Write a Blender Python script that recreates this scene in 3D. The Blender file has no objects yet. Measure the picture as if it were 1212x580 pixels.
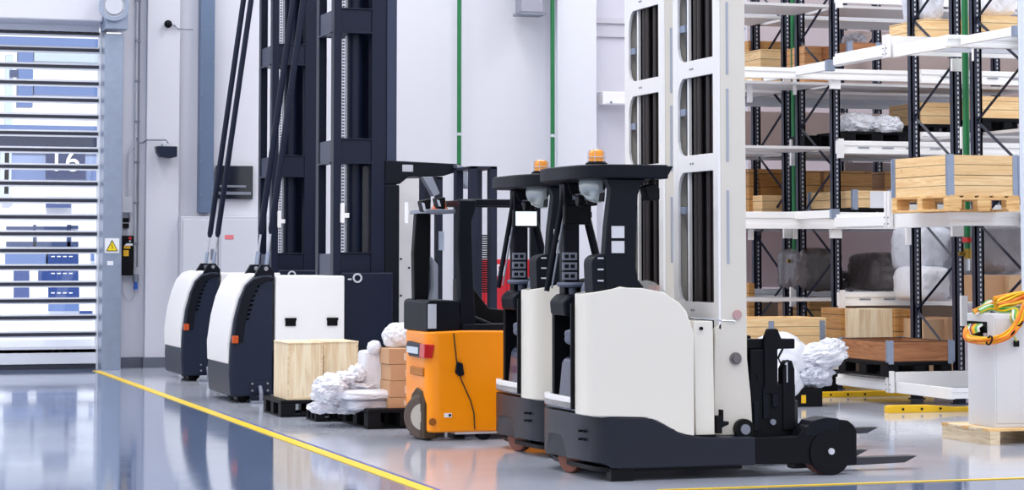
import bpy, bmesh, math, random
from mathutils import Vector, Matrix, noise
random.seed(7)
C = bpy.context.scene.collection
SC = bpy.context.scene
R = math.radians

# ------------------------------------------------------------------ camera
FPX, TH, PITCH, EYE, HOR = 2700.0, R(17.8), R(3.6), 1.5, 303.0
PPY = HOR - FPX * math.tan(PITCH)
cam = bpy.data.cameras.new('camera')
cam_o = bpy.data.objects.new('camera', cam)
C.objects.link(cam_o)
cam.sensor_width = 36
cam.lens = FPX / 1212 * 36
cam.shift_y = -(290 - PPY) / 1212
cam.clip_end = 300
cam_o.location = (0, 0, EYE)
cam_o.rotation_euler = (math.pi / 2 + PITCH, 0, -TH)
SC.camera = cam_o

# ------------------------------------------------------------------ light
w = bpy.data.worlds.new('world')
SC.world = w
w.use_nodes = True
w.node_tree.nodes['Background'].inputs[0].default_value = (0.97, 0.97, 1.0, 1)
w.node_tree.nodes['Background'].inputs[1].default_value = 1.12

def area(x, y, z, sx, sy, e, rot=(0, 0, 0)):
    l = bpy.data.lights.new('hall_lamp', 'AREA')
    l.shape = 'RECTANGLE'; l.size = sx; l.size_y = sy; l.energy = e
    l.color = (1.0, 0.985, 0.96)
    o = bpy.data.objects.new('hall_lamp', l)
    o.location = (x, y, z); o.rotation_euler = rot
    C.objects.link(o)
sun = bpy.data.lights.new('sun', 'SUN'); sun.energy = 4.0; sun.angle = R(2); sun.color = (1, .98, .95)
sun_o = bpy.data.objects.new('sun', sun); sun_o.rotation_euler = (R(48), 0, R(-12)); C.objects.link(sun_o)
for lx in (-4.0, 2.0, 8.0, 14.0):  # leftmost row added to brighten the wall beside the door
    for ly in (10.0, 18.5, 27.0):
        area(lx, ly, 9.4, 1.6, 5.0, 265)

SC.view_settings.view_transform = 'Standard'
SC.view_settings.look = 'None'
SC.view_settings.gamma = 1
SC.view_settings.exposure = 0.18
SC.view_settings.use_curve_mapping = False

# ------------------------------------------------------------------ survey helpers: sight line -> place in the hall
_s, _c, _sp, _cp = math.sin(TH), math.cos(TH), math.sin(PITCH), math.cos(PITCH)
def ray(px, py):
    a = (px - 606) / FPX; b = -(py - PPY) / FPX
    f = _cp - b * _sp; u = _sp + b * _cp
    return a * _c + f * _s, -a * _s + f * _c, u, f
def atd(px, py, d):
    r = ray(px, py); t = d / r[3]
    return Vector((r[0] * t, r[1] * t, EYE + r[2] * t))
def onY(px, py, Y):
    r = ray(px, py); t = Y / r[1]
    return r[0] * t, EYE + r[2] * t
def onX(px, py, X):
    r = ray(px, py); t = X / r[0]
    return r[1] * t, EYE + r[2] * t
def onZ(px, py, Z=0.0):
    r = ray(px, py); t = (Z - EYE) / r[2]
    return r[0] * t, r[1] * t

# ------------------------------------------------------------------ materials
def lin(v):
    v /= 255
    return v / 12.92 if v <= .04045 else ((v + .055) / 1.055) ** 2.4
def col(c): return (lin(c[0]), lin(c[1]), lin(c[2]), 1)
MATS = {}
def mat(name, c, rough=.5, metal=0, var=0.0, scale=6, bump=0.0, bscale=30, spec=.5, coat=0, emit=0, stretch=(1, 1, 1), trans=0):
    if name in MATS: return MATS[name]
    m = bpy.data.materials.new(name); m.use_nodes = True
    nt = m.node_tree; p = nt.nodes['Principled BSDF']
    p.inputs['Base Color'].default_value = col(c)
    p.inputs['Roughness'].default_value = rough
    p.inputs['Metallic'].default_value = metal
    p.inputs['Specular IOR Level'].default_value = spec
    p.inputs['Coat Weight'].default_value = coat
    p.inputs['Transmission Weight'].default_value = trans
    if emit:
        p.inputs['Emission Color'].default_value = col(c); p.inputs['Emission Strength'].default_value = emit
    tc = nt.nodes.new('ShaderNodeTexCoord'); mp = nt.nodes.new('ShaderNodeMapping')
    mp.inputs['Scale'].default_value = stretch
    nt.links.new(tc.outputs['Object'], mp.inputs[0])
    if var:
        n = nt.nodes.new('ShaderNodeTexNoise'); n.inputs['Scale'].default_value = scale; n.inputs['Detail'].default_value = 5
        nt.links.new(mp.outputs[0], n.inputs['Vector'])
        r = nt.nodes.new('ShaderNodeMix'); r.data_type = 'RGBA'
        r.inputs[6].default_value = tuple(min(1, x * (1 - var)) for x in col(c)[:3]) + (1,)
        r.inputs[7].default_value = tuple(min(1, x * (1 + var)) for x in col(c)[:3]) + (1,)
        nt.links.new(n.outputs['Fac'], r.inputs[0]); nt.links.new(r.outputs[2], p.inputs['Base Color'])
    if bump:
        n = nt.nodes.new('ShaderNodeTexNoise'); n.inputs['Scale'].default_value = bscale; n.inputs['Detail'].default_value = 6
        nt.links.new(mp.outputs[0], n.inputs['Vector'])
        b = nt.nodes.new('ShaderNodeBump'); b.inputs['Strength'].default_value = bump; b.inputs['Distance'].default_value = .02
        nt.links.new(n.outputs['Fac'], b.inputs['Height']); nt.links.new(b.outputs[0], p.inputs['Normal'])
    MATS[name] = m
    return m

def wood(name, c1, c2, board=.0, axis='z', rough=.6, grain='x'):
    if name in MATS: return MATS[name]
    m = bpy.data.materials.new(name); m.use_nodes = True
    nt = m.node_tree; p = nt.nodes['Principled BSDF']; p.inputs['Roughness'].default_value = rough
    tc = nt.nodes.new('ShaderNodeTexCoord'); mp = nt.nodes.new('ShaderNodeMapping')
    st = {'x': (1.2, 1.2, 14), 'z': (10, 10, 1.0)}[grain]
    mp.inputs['Scale'].default_value = st
    nt.links.new(tc.outputs['Object'], mp.inputs[0])
    n = nt.nodes.new('ShaderNodeTexNoise'); n.inputs['Scale'].default_value = 2.2; n.inputs['Detail'].default_value = 6; n.inputs['Distortion'].default_value = 1.2
    nt.links.new(mp.outputs[0], n.inputs['Vector'])
    cr = nt.nodes.new('ShaderNodeValToRGB')
    cr.color_ramp.elements[0].position = .33; cr.color_ramp.elements[0].color = col(c2)
    cr.color_ramp.elements[1].position = .62; cr.color_ramp.elements[1].color = col(c1)
    nt.links.new(n.outputs['Fac'], cr.inputs[0])
    out = cr.outputs[0]
    # knots
    vo = nt.nodes.new('ShaderNodeTexVoronoi'); vo.inputs['Scale'].default_value = 4.3
    nt.links.new(tc.outputs['Object'], vo.inputs['Vector'])
    cmpn = nt.nodes.new('ShaderNodeMapRange'); cmpn.inputs[1].default_value = .03; cmpn.inputs[2].default_value = .085
    nt.links.new(vo.outputs['Distance'], cmpn.inputs[0])
    mx = nt.nodes.new('ShaderNodeMix'); mx.data_type = 'RGBA'
    mx.inputs[6].default_value = col(tuple(v * .62 for v in c2)); nt.links.new(out, mx.inputs[7]); nt.links.new(cmpn.outputs[0], mx.inputs[0])
    out = mx.outputs[2]
    if board:
        sx = nt.nodes.new('ShaderNodeSeparateXYZ'); nt.links.new(tc.outputs['Object'], sx.inputs[0])
        dv = nt.nodes.new('ShaderNodeMath'); dv.operation = 'DIVIDE'; dv.inputs[1].default_value = board
        nt.links.new(sx.outputs['Z'], dv.inputs[0])
        fl = nt.nodes.new('ShaderNodeMath'); fl.operation = 'FLOOR'; nt.links.new(dv.outputs[0], fl.inputs[0])
        wn = nt.nodes.new('ShaderNodeTexWhiteNoise'); wn.noise_dimensions = '1D'; nt.links.new(fl.outputs[0], wn.inputs['W'])
        fr = nt.nodes.new('ShaderNodeMath'); fr.operation = 'FRACT'; nt.links.new(dv.outputs[0], fr.inputs[0])
        gt = nt.nodes.new('ShaderNodeMath'); gt.operation = 'GREATER_THAN'; gt.inputs[1].default_value = .06; nt.links.new(fr.outputs[0], gt.inputs[0])
        mr = nt.nodes.new('ShaderNodeMapRange'); mr.inputs[3].default_value = .0; mr.inputs[4].default_value = .45
        nt.links.new(wn.outputs['Value'], mr.inputs[0])
        m1 = nt.nodes.new('ShaderNodeMix'); m1.data_type = 'RGBA'; m1.inputs[7].default_value = col(c2)
        nt.links.new(mr.outputs[0], m1.inputs[0]); nt.links.new(out, m1.inputs[6])
        m2 = nt.nodes.new('ShaderNodeMix'); m2.data_type = 'RGBA'; m2.inputs[6].default_value = col(tuple(v * .55 for v in c2))
        nt.links.new(gt.outputs[0], m2.inputs[0]); nt.links.new(m1.outputs[2], m2.inputs[7])
        out = m2.outputs[2]
    nt.links.new(out, p.inputs['Base Color'])
    MATS[name] = m
    return m

M_white = mat('painted_white', (238, 237, 238), .45)
M_wall = mat('wall_white', (211, 212, 222), .75, var=.02, scale=.6)
M_wall2 = mat('wall_panel_white', (206, 205, 218), .7, var=.03, scale=.8)
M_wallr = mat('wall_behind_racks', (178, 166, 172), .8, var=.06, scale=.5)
M_base = mat('baseboard_grey', (96, 102, 116), .5)
M_galv = mat('galvanised_steel', (150, 162, 184), .38, .55, var=.12, scale=9, bump=.1)
M_steelcol = mat('steel_column_blue', (104, 122, 150), .45, .35, var=.1, scale=5)
M_navy = mat('rack_navy', (26, 31, 50), .4, spec=.25)
M_vna = mat('mast_navy', (21, 28, 48), .35, .0, spec=.22, var=.08, scale=3)
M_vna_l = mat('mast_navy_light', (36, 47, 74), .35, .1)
M_shell = mat('shell_slate', (27, 36, 55), .42, spec=.25, var=.04, bump=.05, bscale=400)
M_cream = mat('truck_cream', (228, 224, 215), .38, bump=.05, bscale=500)
M_mastc = mat('mast_cream', (214, 209, 200), .45, var=.02)
M_black = mat('black_plastic', (12, 13, 18), .45, spec=.14)
M_char = mat('charcoal_plastic', (17, 20, 30), .45, spec=.14, bump=.05, bscale=300)
M_base_t = mat('chassis_charcoal', (22, 27, 41), .33, .0, spec=.3, bump=.06, bscale=300)
M_dark = mat('chassis_black', (11, 12, 19), .45, spec=.14)
M_seat = mat('seat_grey', (86, 94, 114), .55)
M_gloss = mat('glossy_dark', (62, 66, 88), .12)
M_orange = mat('truck_yellow_orange', (255, 150, 0), .35, spec=.35, coat=.1)
M_amber = mat('amber_lens', (250, 158, 20), .15, coat=.5)
M_redlens = mat('red_lens', (200, 40, 40), .2)
M_lens = mat('orange_lens', (190, 78, 30), .2)
M_rubber = mat('rubber_brown_grey', (92, 80, 74), .8, bump=.2)
M_poly = mat('polyurethane_tread', (120, 70, 56), .6)
M_steel = mat('bright_steel', (190, 196, 206), .25, .9)
M_green = mat('pipe_green', (18, 112, 62), .35)
M_brass = mat('valve_brass', (150, 120, 50), .35, .7)
M_red = mat('red_paint', (206, 24, 44), .4)
M_yel = mat('line_yellow', (246, 206, 30), .35)
M_yel2 = mat('rail_yellow', (240, 190, 10), .45, var=.1, scale=12)
M_blue = mat('plug_blue', (30, 90, 190), .4)
M_sign = mat('sign_navy', (14, 36, 84), .5)
M_paper = mat('paper_white', (236, 238, 245), .6)
M_card = mat('cardboard', (196, 154, 118), .8, var=.05)
M_card2 = mat('cardboard_tan', (206, 170, 134), .8, var=.06)
M_wrapw = mat('white_foam_wrap', (232, 234, 242), .35, var=.07, scale=7, bump=.6, bscale=16, coat=.3)
M_wrapg = mat('grey_shrink_wrap', (136, 132, 138), .3, var=.3, scale=5, bump=.9, bscale=12, coat=.3)
M_wrapd = mat('dark_shrink_wrap', (84, 78, 80), .3, var=.35, scale=4, bump=.9, bscale=10, coat=.3)
M_wrapl = mat('light_shrink_wrap', (208, 212, 224), .3, var=.15, scale=5, bump=.9, bscale=12, coat=.3)
M_bag = mat('black_pallet_plastic', (14, 15, 20), .55, spec=.14)
M_shelf = mat('shelf_white', (240, 240, 240), .5)
M_grey = mat('light_grey_metal', (196, 200, 210), .5)
M_greyp = mat('mid_grey_metal', (128, 134, 148), .4, .3)
M_w_crate = wood('crate_pine', (244, 214, 164), (226, 184, 130), .098, rough=.65)
M_w_ply = wood('crate_plywood', (242, 226, 196), (224, 196, 156), 0, grain='z')
M_w_brown = wood('collar_brown', (190, 132, 88), (148, 92, 56), .2)
M_w_osb = wood('osb_brown', (206, 160, 98), (176, 124, 66), .16)
M_w_pal = wood('pallet_pine', (240, 200, 140), (206, 154, 90), 0)
M_w_pale = wood('pallet_pale', (238, 222, 192), (206, 180, 140), 0)
M_sheet = mat('wall_shade_brown', (170, 152, 148), .75, var=.05, scale=1.5)

# perforated upright: bright slots in a column
def perforated():
    m = bpy.data.materials.new('perforated_upright'); m.use_nodes = True
    nt = m.node_tree; p = nt.nodes['Principled BSDF']; p.inputs['Roughness'].default_value = .4
    tc = nt.nodes.new('ShaderNodeTexCoord'); sx = nt.nodes.new('ShaderNodeSeparateXYZ'); nt.links.new(tc.outputs['Object'], sx.inputs[0])
    def mth(op, a, b=None):
        n = nt.nodes.new('ShaderNodeMath'); n.operation = op
        if hasattr(a, 'links'): nt.links.new(a, n.inputs[0])
        else: n.inputs[0].default_value = a
        if b is not None:
            if hasattr(b, 'links'): nt.links.new(b, n.inputs[1])
            else: n.inputs[1].default_value = b
        return n.outputs[0]
    fz = mth('FRACT', mth('DIVIDE', sx.outputs['Z'], .05))
    a = mth('LESS_THAN', fz, .52)
    b = mth('LESS_THAN', mth('ABSOLUTE', mth('SUBTRACT', sx.outputs['X'], .008)), .0075)
    d = mth('MULTIPLY', a, b)
    mx = nt.nodes.new('ShaderNodeMix'); mx.data_type = 'RGBA'
    mx.inputs[6].default_value = col((34, 40, 60)); mx.inputs[7].default_value = col((205, 205, 210))
    nt.links.new(d, mx.inputs[0]); nt.links.new(mx.outputs[2], p.inputs['Base Color'])
    return m
M_perf = perforated()

def thin_glass(name, tint, gl=.08, rough=.02, alpha=1.0):
    m = bpy.data.materials.new(name); m.use_nodes = True
    nt = m.node_tree; nt.nodes.clear()
    o = nt.nodes.new('ShaderNodeOutputMaterial'); t = nt.nodes.new('ShaderNodeBsdfTransparent'); g = nt.nodes.new('ShaderNodeBsdfGlossy')
    t.inputs[0].default_value = col(tint); g.inputs['Roughness'].default_value = rough
    mx = nt.nodes.new('ShaderNodeMixShader'); mx.inputs[0].default_value = gl
    nt.links.new(t.outputs[0], mx.inputs[1]); nt.links.new(g.outputs[0], mx.inputs[2]); nt.links.new(mx.outputs[0], o.inputs[0])
    return m
M_pane = thin_glass('door_pane', (250, 252, 255), .05)
M_clear = thin_glass('clear_polycarbonate', (222, 224, 228), .16)

def floor_mat(name, c, rough, spec, nz):
    m = bpy.data.materials.new(name); m.use_nodes = True
    nt = m.node_tree; p = nt.nodes['Principled BSDF']
    tc = nt.nodes.new('ShaderNodeTexCoord')
    n = nt.nodes.new('ShaderNodeTexNoise'); n.inputs['Scale'].default_value = .9; n.inputs['Detail'].default_value = 7; n.inputs['Roughness'].default_value = .6
    nt.links.new(tc.outputs['Object'], n.inputs['Vector'])
    r = nt.nodes.new('ShaderNodeMix'); r.data_type = 'RGBA'
    r.inputs[6].default_value = col(tuple(v * (1 - nz) for v in c)); r.inputs[7].default_value = col(tuple(min(255, v * (1 + nz)) for v in c))
    nt.links.new(n.outputs['Fac'], r.inputs[0]); nt.links.new(r.outputs[2], p.inputs['Base Color'])
    n2 = nt.nodes.new('ShaderNodeTexNoise'); n2.inputs['Scale'].default_value = 2.5; n2.inputs['Detail'].default_value = 8
    nt.links.new(tc.outputs['Object'], n2.inputs['Vector'])
    mr = nt.nodes.new('ShaderNodeMapRange'); mr.inputs[3].default_value = rough * .6; mr.inputs[4].default_value = rough * 1.5
    nt.links.new(n2.outputs['Fac'], mr.inputs[0]); nt.links.new(mr.outputs[0], p.inputs['Roughness'])
    p.inputs['Specular IOR Level'].default_value = spec
    b = nt.nodes.new('ShaderNodeBump'); b.inputs['Strength'].default_value = .03; b.inputs['Distance'].default_value = .01
    n3 = nt.nodes.new('ShaderNodeTexNoise'); n3.inputs['Scale'].default_value = 5; n3.inputs['Detail'].default_value = 2
    nt.links.new(tc.outputs['Object'], n3.inputs['Vector']); nt.links.new(n3.outputs['Fac'], b.inputs['Height']); nt.links.new(b.outputs[0], p.inputs['Normal'])
    return m
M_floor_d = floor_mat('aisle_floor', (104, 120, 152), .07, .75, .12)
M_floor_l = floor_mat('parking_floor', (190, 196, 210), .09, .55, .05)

# ------------------------------------------------------------------ object helpers
def tag(o, label=None, cat=None, group=None, kind=None):
    if label: o['label'] = label
    if cat: o['category'] = cat
    if group: o['group'] = group
    if kind: o['kind'] = kind
    return o
def thing(name, label, cat, loc=(0, 0, 0), group=None, rz=0):
    o = bpy.data.objects.new(name, None); o.empty_display_size = .1
    o.location = loc; o.rotation_euler = (0, 0, rz); C.objects.link(o)
    return tag(o, label, cat, group)

class MB:
    def __init__(s): s.bm = bmesh.new()
    def box(s, x0, x1, y0, y1, z0, z1, m=None):
        v = [s.bm.verts.new((x, y, z)) for x in (x0, x1) for y in (y0, y1) for z in (z0, z1)]
        for f in ((0, 1, 3, 2), (4, 6, 7, 5), (0, 4, 5, 1), (2, 3, 7, 6), (0, 2, 6, 4), (1, 5, 7, 3)):
            s.bm.faces.new([v[i] for i in f])
        if m: bmesh.ops.transform(s.bm, matrix=m, verts=v)
        return s
    def prism(s, pts, axis, a, b, fa=None, fb=None):
        """extrude closed outline along axis; pts are (u,v): axis y -> (x,z), x -> (y,z), z -> (x,y)"""
        def mk(u, v, t):
            return {'y': (u, t, v), 'x': (t, u, v), 'z': (u, v, t)}[axis]
        n = len(pts)
        lo = [s.bm.verts.new(mk(u, v, fa(u, v) if fa else a)) for u, v in pts]
        hi = [s.bm.verts.new(mk(u, v, fb(u, v) if fb else b)) for u, v in pts]
        for i in range(n):
            j = (i + 1) % n
            s.bm.faces.new((lo[i], lo[j], hi[j], hi[i]))
        s.bm.faces.new(lo[::-1]); s.bm.faces.new(hi)
        return s
    def tube(s, pts, r, n=8, cap=True):
        pts = [Vector(p) for p in pts]
        rs = r if isinstance(r, (list, tuple)) else [r] * len(pts)
        rings = []
        up = None
        for i, p in enumerate(pts):
            d = (pts[min(i + 1, len(pts) - 1)] - pts[max(i - 1, 0)]).normalized()
            if up is None: up = Vector((0, 0, 1)) if abs(d.z) < .9 else Vector((0, 1, 0))
            a = d.cross(up).normalized(); b = a.cross(d).normalized(); up = b
            rings.append([s.bm.verts.new(p + (a * math.cos(2 * math.pi * k / n) + b * math.sin(2 * math.pi * k / n)) * rs[i]) for k in range(n)])
        for i in range(len(rings) - 1):
            for k in range(n):
                s.bm.faces.new((rings[i][k], rings[i][(k + 1) % n], rings[i + 1][(k + 1) % n], rings[i + 1][k]))
        if cap:
            s.bm.faces.new(rings[0][::-1]); s.bm.faces.new(rings[-1])
        return s
    def cyl(s, c, axis, r, h, n=24, r2=None):
        c = Vector(c); d = {'x': Vector((1, 0, 0)), 'y': Vector((0, 1, 0)), 'z': Vector((0, 0, 1))}[axis] * (h / 2)
        return s.tube([c - d, c + d], [r, r if r2 is None else r2], n)
    def ring(s, c, axis, ro, ri, h, n=28):
        c = Vector(c); ax = {'x': 0, 'y': 1, 'z': 2}[axis]
        def pt(r, a, t):
            u, v = r * math.cos(a), r * math.sin(a)
            p = [0, 0, 0]; p[ax] = t; p[(ax + 1) % 3] = u; p[(ax + 2) % 3] = v
            return c + Vector(p)
        q = [[s.bm.verts.new(pt(r, 2 * math.pi * k / n, t)) for k in range(n)] for r, t in ((ro, -h / 2), (ro, h / 2), (ri, h / 2), (ri, -h / 2))]
        for i in range(4):
            A, B = q[i], q[(i + 1) % 4]
            for k in range(n): s.bm.faces.new((A[k], A[(k + 1) % n], B[(k + 1) % n], B[k]))
        return s
    def lathe(s, c, prof, n=24):
        c = Vector(c); rings = []
        for r, z in prof: rings.append([s.bm.verts.new(c + Vector((r * math.cos(2 * math.pi * k / n), r * math.sin(2 * math.pi * k / n), z))) for k in range(n)])
        for i in range(len(rings) - 1):
            for k in range(n): s.bm.faces.new((rings[i][k], rings[i][(k + 1) % n], rings[i + 1][(k + 1) % n], rings[i + 1][k]))
        s.bm.faces.new(rings[0][::-1]); s.bm.faces.new(rings[-1])
        return s
    def blob(s, c, r, amp=.12, freq=3.0, seed=0, flat=None, sub=5):
        c = Vector(c); g = bmesh.ops.create_icosphere(s.bm, subdivisions=sub, radius=1)
        for v in g['verts']:
            d = v.co.normalized()
            q = d * freq + Vector((seed * 7.3, seed * 3.1, seed))
            k = 1 + amp * (noise.noise(q) * 1.3 + .55 * (1 - 2 * abs(noise.noise(q * 1.9))) + .16 * (1 - 2 * abs(noise.noise(q * 5))) + .05 * noise.noise(q * 14) - .3)
            p = Vector((d.x * r[0], d.y * r[1], d.z * r[2])) * k
            if flat is not None and p.z < -r[2] * flat: p.z = -r[2] * flat
            v.co = c + p
        return s
    def cushion(s, x0, x1, y0, y1, z0, z1, amp=.03, seed=0, p=5):
        """bulging soft box (superellipsoid) with wrinkles"""
        c = Vector(((x0 + x1) / 2, (y0 + y1) / 2, (z0 + z1) / 2)); h = Vector(((x1 - x0) / 2, (y1 - y0) / 2, (z1 - z0) / 2))
        g = bmesh.ops.create_icosphere(s.bm, subdivisions=4, radius=1)
        for v in g['verts']:
            d = v.co.normalized()
            k = (abs(d.x) ** p + abs(d.y) ** p + abs(d.z) ** p) ** (-1 / p)
            q = d * 3 + Vector((seed, seed * 2.7, 0))
            k *= 1 - amp * (1 + noise.noise(q) + .8 * noise.noise(q * 3))
            v.co = c + Vector((d.x * h.x, d.y * h.y, d.z * h.z)) * k
        return s
    def build(s, name, m, parent=None, bevel=0, smooth=False, seg=2, loc=None):
        bmesh.ops.recalc_face_normals(s.bm, faces=s.bm.faces)
        me = bpy.data.meshes.new(name); s.bm.to_mesh(me); s.bm.free()
        me.materials.append(m)
        if smooth or bevel:
            for p in me.polygons: p.use_smooth = True
            try: me.set_sharp_from_angle(angle=R(38))
            except Exception: pass
        o = bpy.data.objects.new(name, me); C.objects.link(o)
        if parent: o.parent = parent
        if loc: o.location = loc
        if bevel:
            b = o.modifiers.new('bevel', 'BEVEL'); b.width = bevel; b.segments = seg; b.limit_method = 'ANGLE'; b.angle_limit = R(35)
            b.harden_normals = True
        return o
def struct(name, mb, m, **k): return tag(mb.build(name, m, **k), kind='structure')
def rbox(name, m, parent, *a, bevel=.008): return MB().box(*a).build(name, m, parent, bevel=bevel)
def rounded(pts_r, seg=6):
    """polygon with rounded corners: list of (x,y,radius)"""
    out = []; n = len(pts_r)
    for i in range(n):
        p = Vector(pts_r[i][:2]); a = Vector(pts_r[i - 1][:2]); b = Vector(pts_r[(i + 1) % n][:2]); r = pts_r[i][2]
        if r <= 0: out.append((p.x, p.y)); continue
        u = (a - p).normalized(); v = (b - p).normalized()
        r = min(r, (a - p).length * .49, (b - p).length * .49)
        s0 = p + u * r; s1 = p + v * r
        for k in range(seg + 1):
            t = k / seg
            q = s0 * (1 - t) ** 2 + p * 2 * t * (1 - t) + s1 * t ** 2
            out.append((q.x, q.y))
    return out
def dense(pts, step=.08):
    out = []
    for i, p in enumerate(pts):
        q = pts[(i + 1) % len(pts)]; L = math.dist(p, q); k = max(1, int(L / step))
        for j in range(k): out.append((p[0] + (q[0] - p[0]) * j / k, p[1] + (q[1] - p[1]) * j / k))
    return out
def interp(tab, x):
    if x <= tab[0][0]: return tab[0][1]
    for (a, va), (b, vb) in zip(tab, tab[1:]):
        if x <= b: return va + (vb - va) * (x - a) / (b - a)
    return tab[-1][1]
def text(body, m, parent, loc, size, rot=(math.pi / 2, 0, 0), name='lettering', ext=.003):
    cu = bpy.data.curves.new(name, 'FONT'); cu.body = body; cu.size = size; cu.extrude = ext
    cu.align_x = 'CENTER'; cu.align_y = 'CENTER'; cu.materials.append(m)
    tmp = bpy.data.objects.new(name, cu); C.objects.link(tmp); bpy.context.view_layer.update()
    me = bpy.data.meshes.new_from_object(tmp.evaluated_get(bpy.context.evaluated_depsgraph_get())); bpy.data.objects.remove(tmp)
    o = bpy.data.objects.new(name, me); C.objects.link(o); o.location = loc; o.rotation_euler = rot
    if parent: o.parent = parent
    return o

#==STRUCT
struct('ceiling', MB().box(-12, 30, -4, 31.6, 9.8, 10.0), mat('ceiling_white', (235, 236, 240), .8))
# ------------------------------------------------------------------ floor
LX, LY = 4.04, 13.77          # the yellow lines
YW = 30.95                     # the door wall
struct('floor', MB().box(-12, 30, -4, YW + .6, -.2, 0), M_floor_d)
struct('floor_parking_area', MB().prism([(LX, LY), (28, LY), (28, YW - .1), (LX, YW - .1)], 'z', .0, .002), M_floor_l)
for nm, mb, lab in (('floor_line', MB().box(LX - .1, LX, LY - .05, YW - .75, .001, .005), 'yellow painted floor line running from the door post to the bottom edge'),
                    ('floor_line', MB().box(LX + 1.36, 26, LY - .05, LY, .001, .005), 'yellow painted floor line crossing in front of the nearest reach truck')):
    tag(mb.build(nm, M_yel), lab, 'floor line')
M_thinblue = mat('thin_blue_tape', (60, 74, 150), .5)
tag(MB().box(LX + .012, LX + .035, LY, 22.0, .002, .004).build('floor_line', M_thinblue), 'thin blue line along the right side of the long yellow floor line', 'floor line')

# ------------------------------------------------------------------ back wall
XW = onY(886, 300, YW)[0]
ZT = 6.2
dx1 = onY(117.5, 300, YW)[0]
struct('wall_back', MB().box(dx1 + .3, XW, YW, YW + .3, 0, 9.8).box(-6, dx1 + .3, YW, YW + .3, 4.6, 9.8).box(-12, -2.5, YW, YW + .3, 0, 9.8), M_wall)
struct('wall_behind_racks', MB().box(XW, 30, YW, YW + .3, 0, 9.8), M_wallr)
xa, _ = onY(172, 300, YW - .12); xb, _ = onY(211, 300, YW - .12); 
struct('wall_pilaster', MB().box(xa, xb, YW - .12, YW, 0, ZT), M_wall, bevel=.01)
xc, _ = onY(657, 300, YW - .2); xd, _ = onY(704, 300, YW - .2)
struct('wall_pilaster_right', MB().box(xc, xd, YW - .3, YW, 0, ZT), mat('pilaster_white', (219, 221, 231), .7), bevel=.01)
struct('baseboard_back', MB().box(dx1 + .3, xa, YW - .03, YW, 0, .14).box(xa - .02, xb + .02, YW - .15, YW - .12, 0, .14).box(xa - .02, xa, YW - .13, YW, 0, .14).box(xb, XW, YW - .03, YW, 0, .14), M_base)
# darker wall panel to the right of the pilaster
xe, _ = onY(705, 300, YW - .02); xf, _ = onY(884, 300, YW - .02)
struct('wall_panel', MB().box(xe, xf, YW - .02, YW - .001, .2, ZT), M_wall2)
for py0, py1 in ((22, 28), (33, 44)):
    z0 = onY(730, py1, YW - .05)[1]; z1 = onY(730, py0, YW - .05)[1]
    struct('trim_1' if py0 < 30 else 'trim_2', MB().box(xe, xf, YW - .06, YW - .03, z0, z1), mat('trim_grey', (196, 194, 206), .6))
# wide steel column beside the cabinets
x0, _ = onY(237, 100, YW - .22); x1, _ = onY(254, 100, YW - .22)
z0 = onY(245, 252, YW - .22)[1]
t = thing('steel_column', 'tall blue-grey steel column on the wall left of the dark masts', 'column', (x0, YW - .22, z0))
MB().box(0, x1 - x0, 0, .2, 0, ZT - z0).build('column_web', M_steelcol, t, bevel=.01)
for k in range(9):
    MB().cyl((.02, -.004, .25 + k * .45), 'y', .012, .012, 8).cyl((x1 - x0 - .02, -.004, .25 + k * .45), 'y', .012, .012, 8).build('bolt', M_greyp, t)

# ------------------------------------------------------------------ roll-up door
ddl = -2.0
tdoor = None
zb = onY(60, 433, YW)[1]
struct('door_frame_post', MB().box(onY(121.5, 300, YW - .62)[0], onY(144, 300, YW - .62)[0], YW - .62, YW, 0, onY(130, 40, YW - .6)[1]), M_galv, bevel=.01)
struct('door_track', MB().box(dx1 - .05, dx1 + .03, YW - .25, YW, 0, onY(118, 38, YW - .2)[1]), mat('track_white', (214, 218, 228), .4, .2), bevel=.008)
ztop_open = onY(60, 37, YW)[1]
dr = MB()
ys = [39.5 + i * 19.6 for i in range(20)]
slz = [onY(60, 38.8 + i * 19.83, YW - .1)[1] for i in range(20)]
slm, fr = MB(), MB()
for z in slz:
    if z < .2: continue
    slm.box(-2.5, dx1 - .05, YW - .13, YW - .08, z - .022, z + .022)
    fr.box(-2.5, dx1 - .05, YW - .125, YW - .085, z + .022, z + .045)
    fr.box(-2.5, dx1 - .05, YW - .125, YW - .085, z - .045, z - .022)
# one door, all its parts are setting
struct('door_1', fr.box(-2.5, dx1 - .05, YW - .13, YW - .07, .06, .30).box(-2.5, dx1 - .05, YW - .13, YW - .07, ztop_open - .02, ztop_open + .1), mat('door_rail_white', (222, 226, 236), .4), )
struct('door_1_slats', slm.box(-2.5, dx1 - .05, YW - .13, YW - .08, 0.0, .07), mat('door_slat_dark', (36, 40, 56), .4))
struct('door_1_panes', MB().box(-2.5, dx1 - .05, YW - .108, YW - .102, .3, ztop_open), M_pane)
xh = onY(122, 10, YW - .5)[0]
struct('door_1_head_box', MB().prism([(YW - .55, onY(60, 24, YW - .55)[1]), (YW - .05, onY(60, 30, YW - .05)[1]), (YW - .05, ZT), (YW - .55, ZT)], 'x', -6, xh), M_wall, bevel=.03)
struct('door_1_head_panel', MB().box(-6, dx1 - .02, YW - .2, YW - .02, ztop_open + .1, 4.75), mat('door_head_panel', (206, 204, 216), .5))
zc = onY(134, 12, YW - .75)[1]; xr = onY(134, 12, YW - .75)[0]
t = thing('door_drum', 'grey steel roller drum housing above the door post', 'door drum', (xr, YW - .75, zc - .3))
MB().box(-.1, .2, .0, .5, .05, 2.0).build('bracket', M_galv, t, bevel=.01)
MB().cyl((-.0, -.03, .35), 'y', .2, .06, 32).cyl((-.0, -.07, .35), 'y', .12, .04, 32).build('drum', M_grey, t, bevel=.01)
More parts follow.
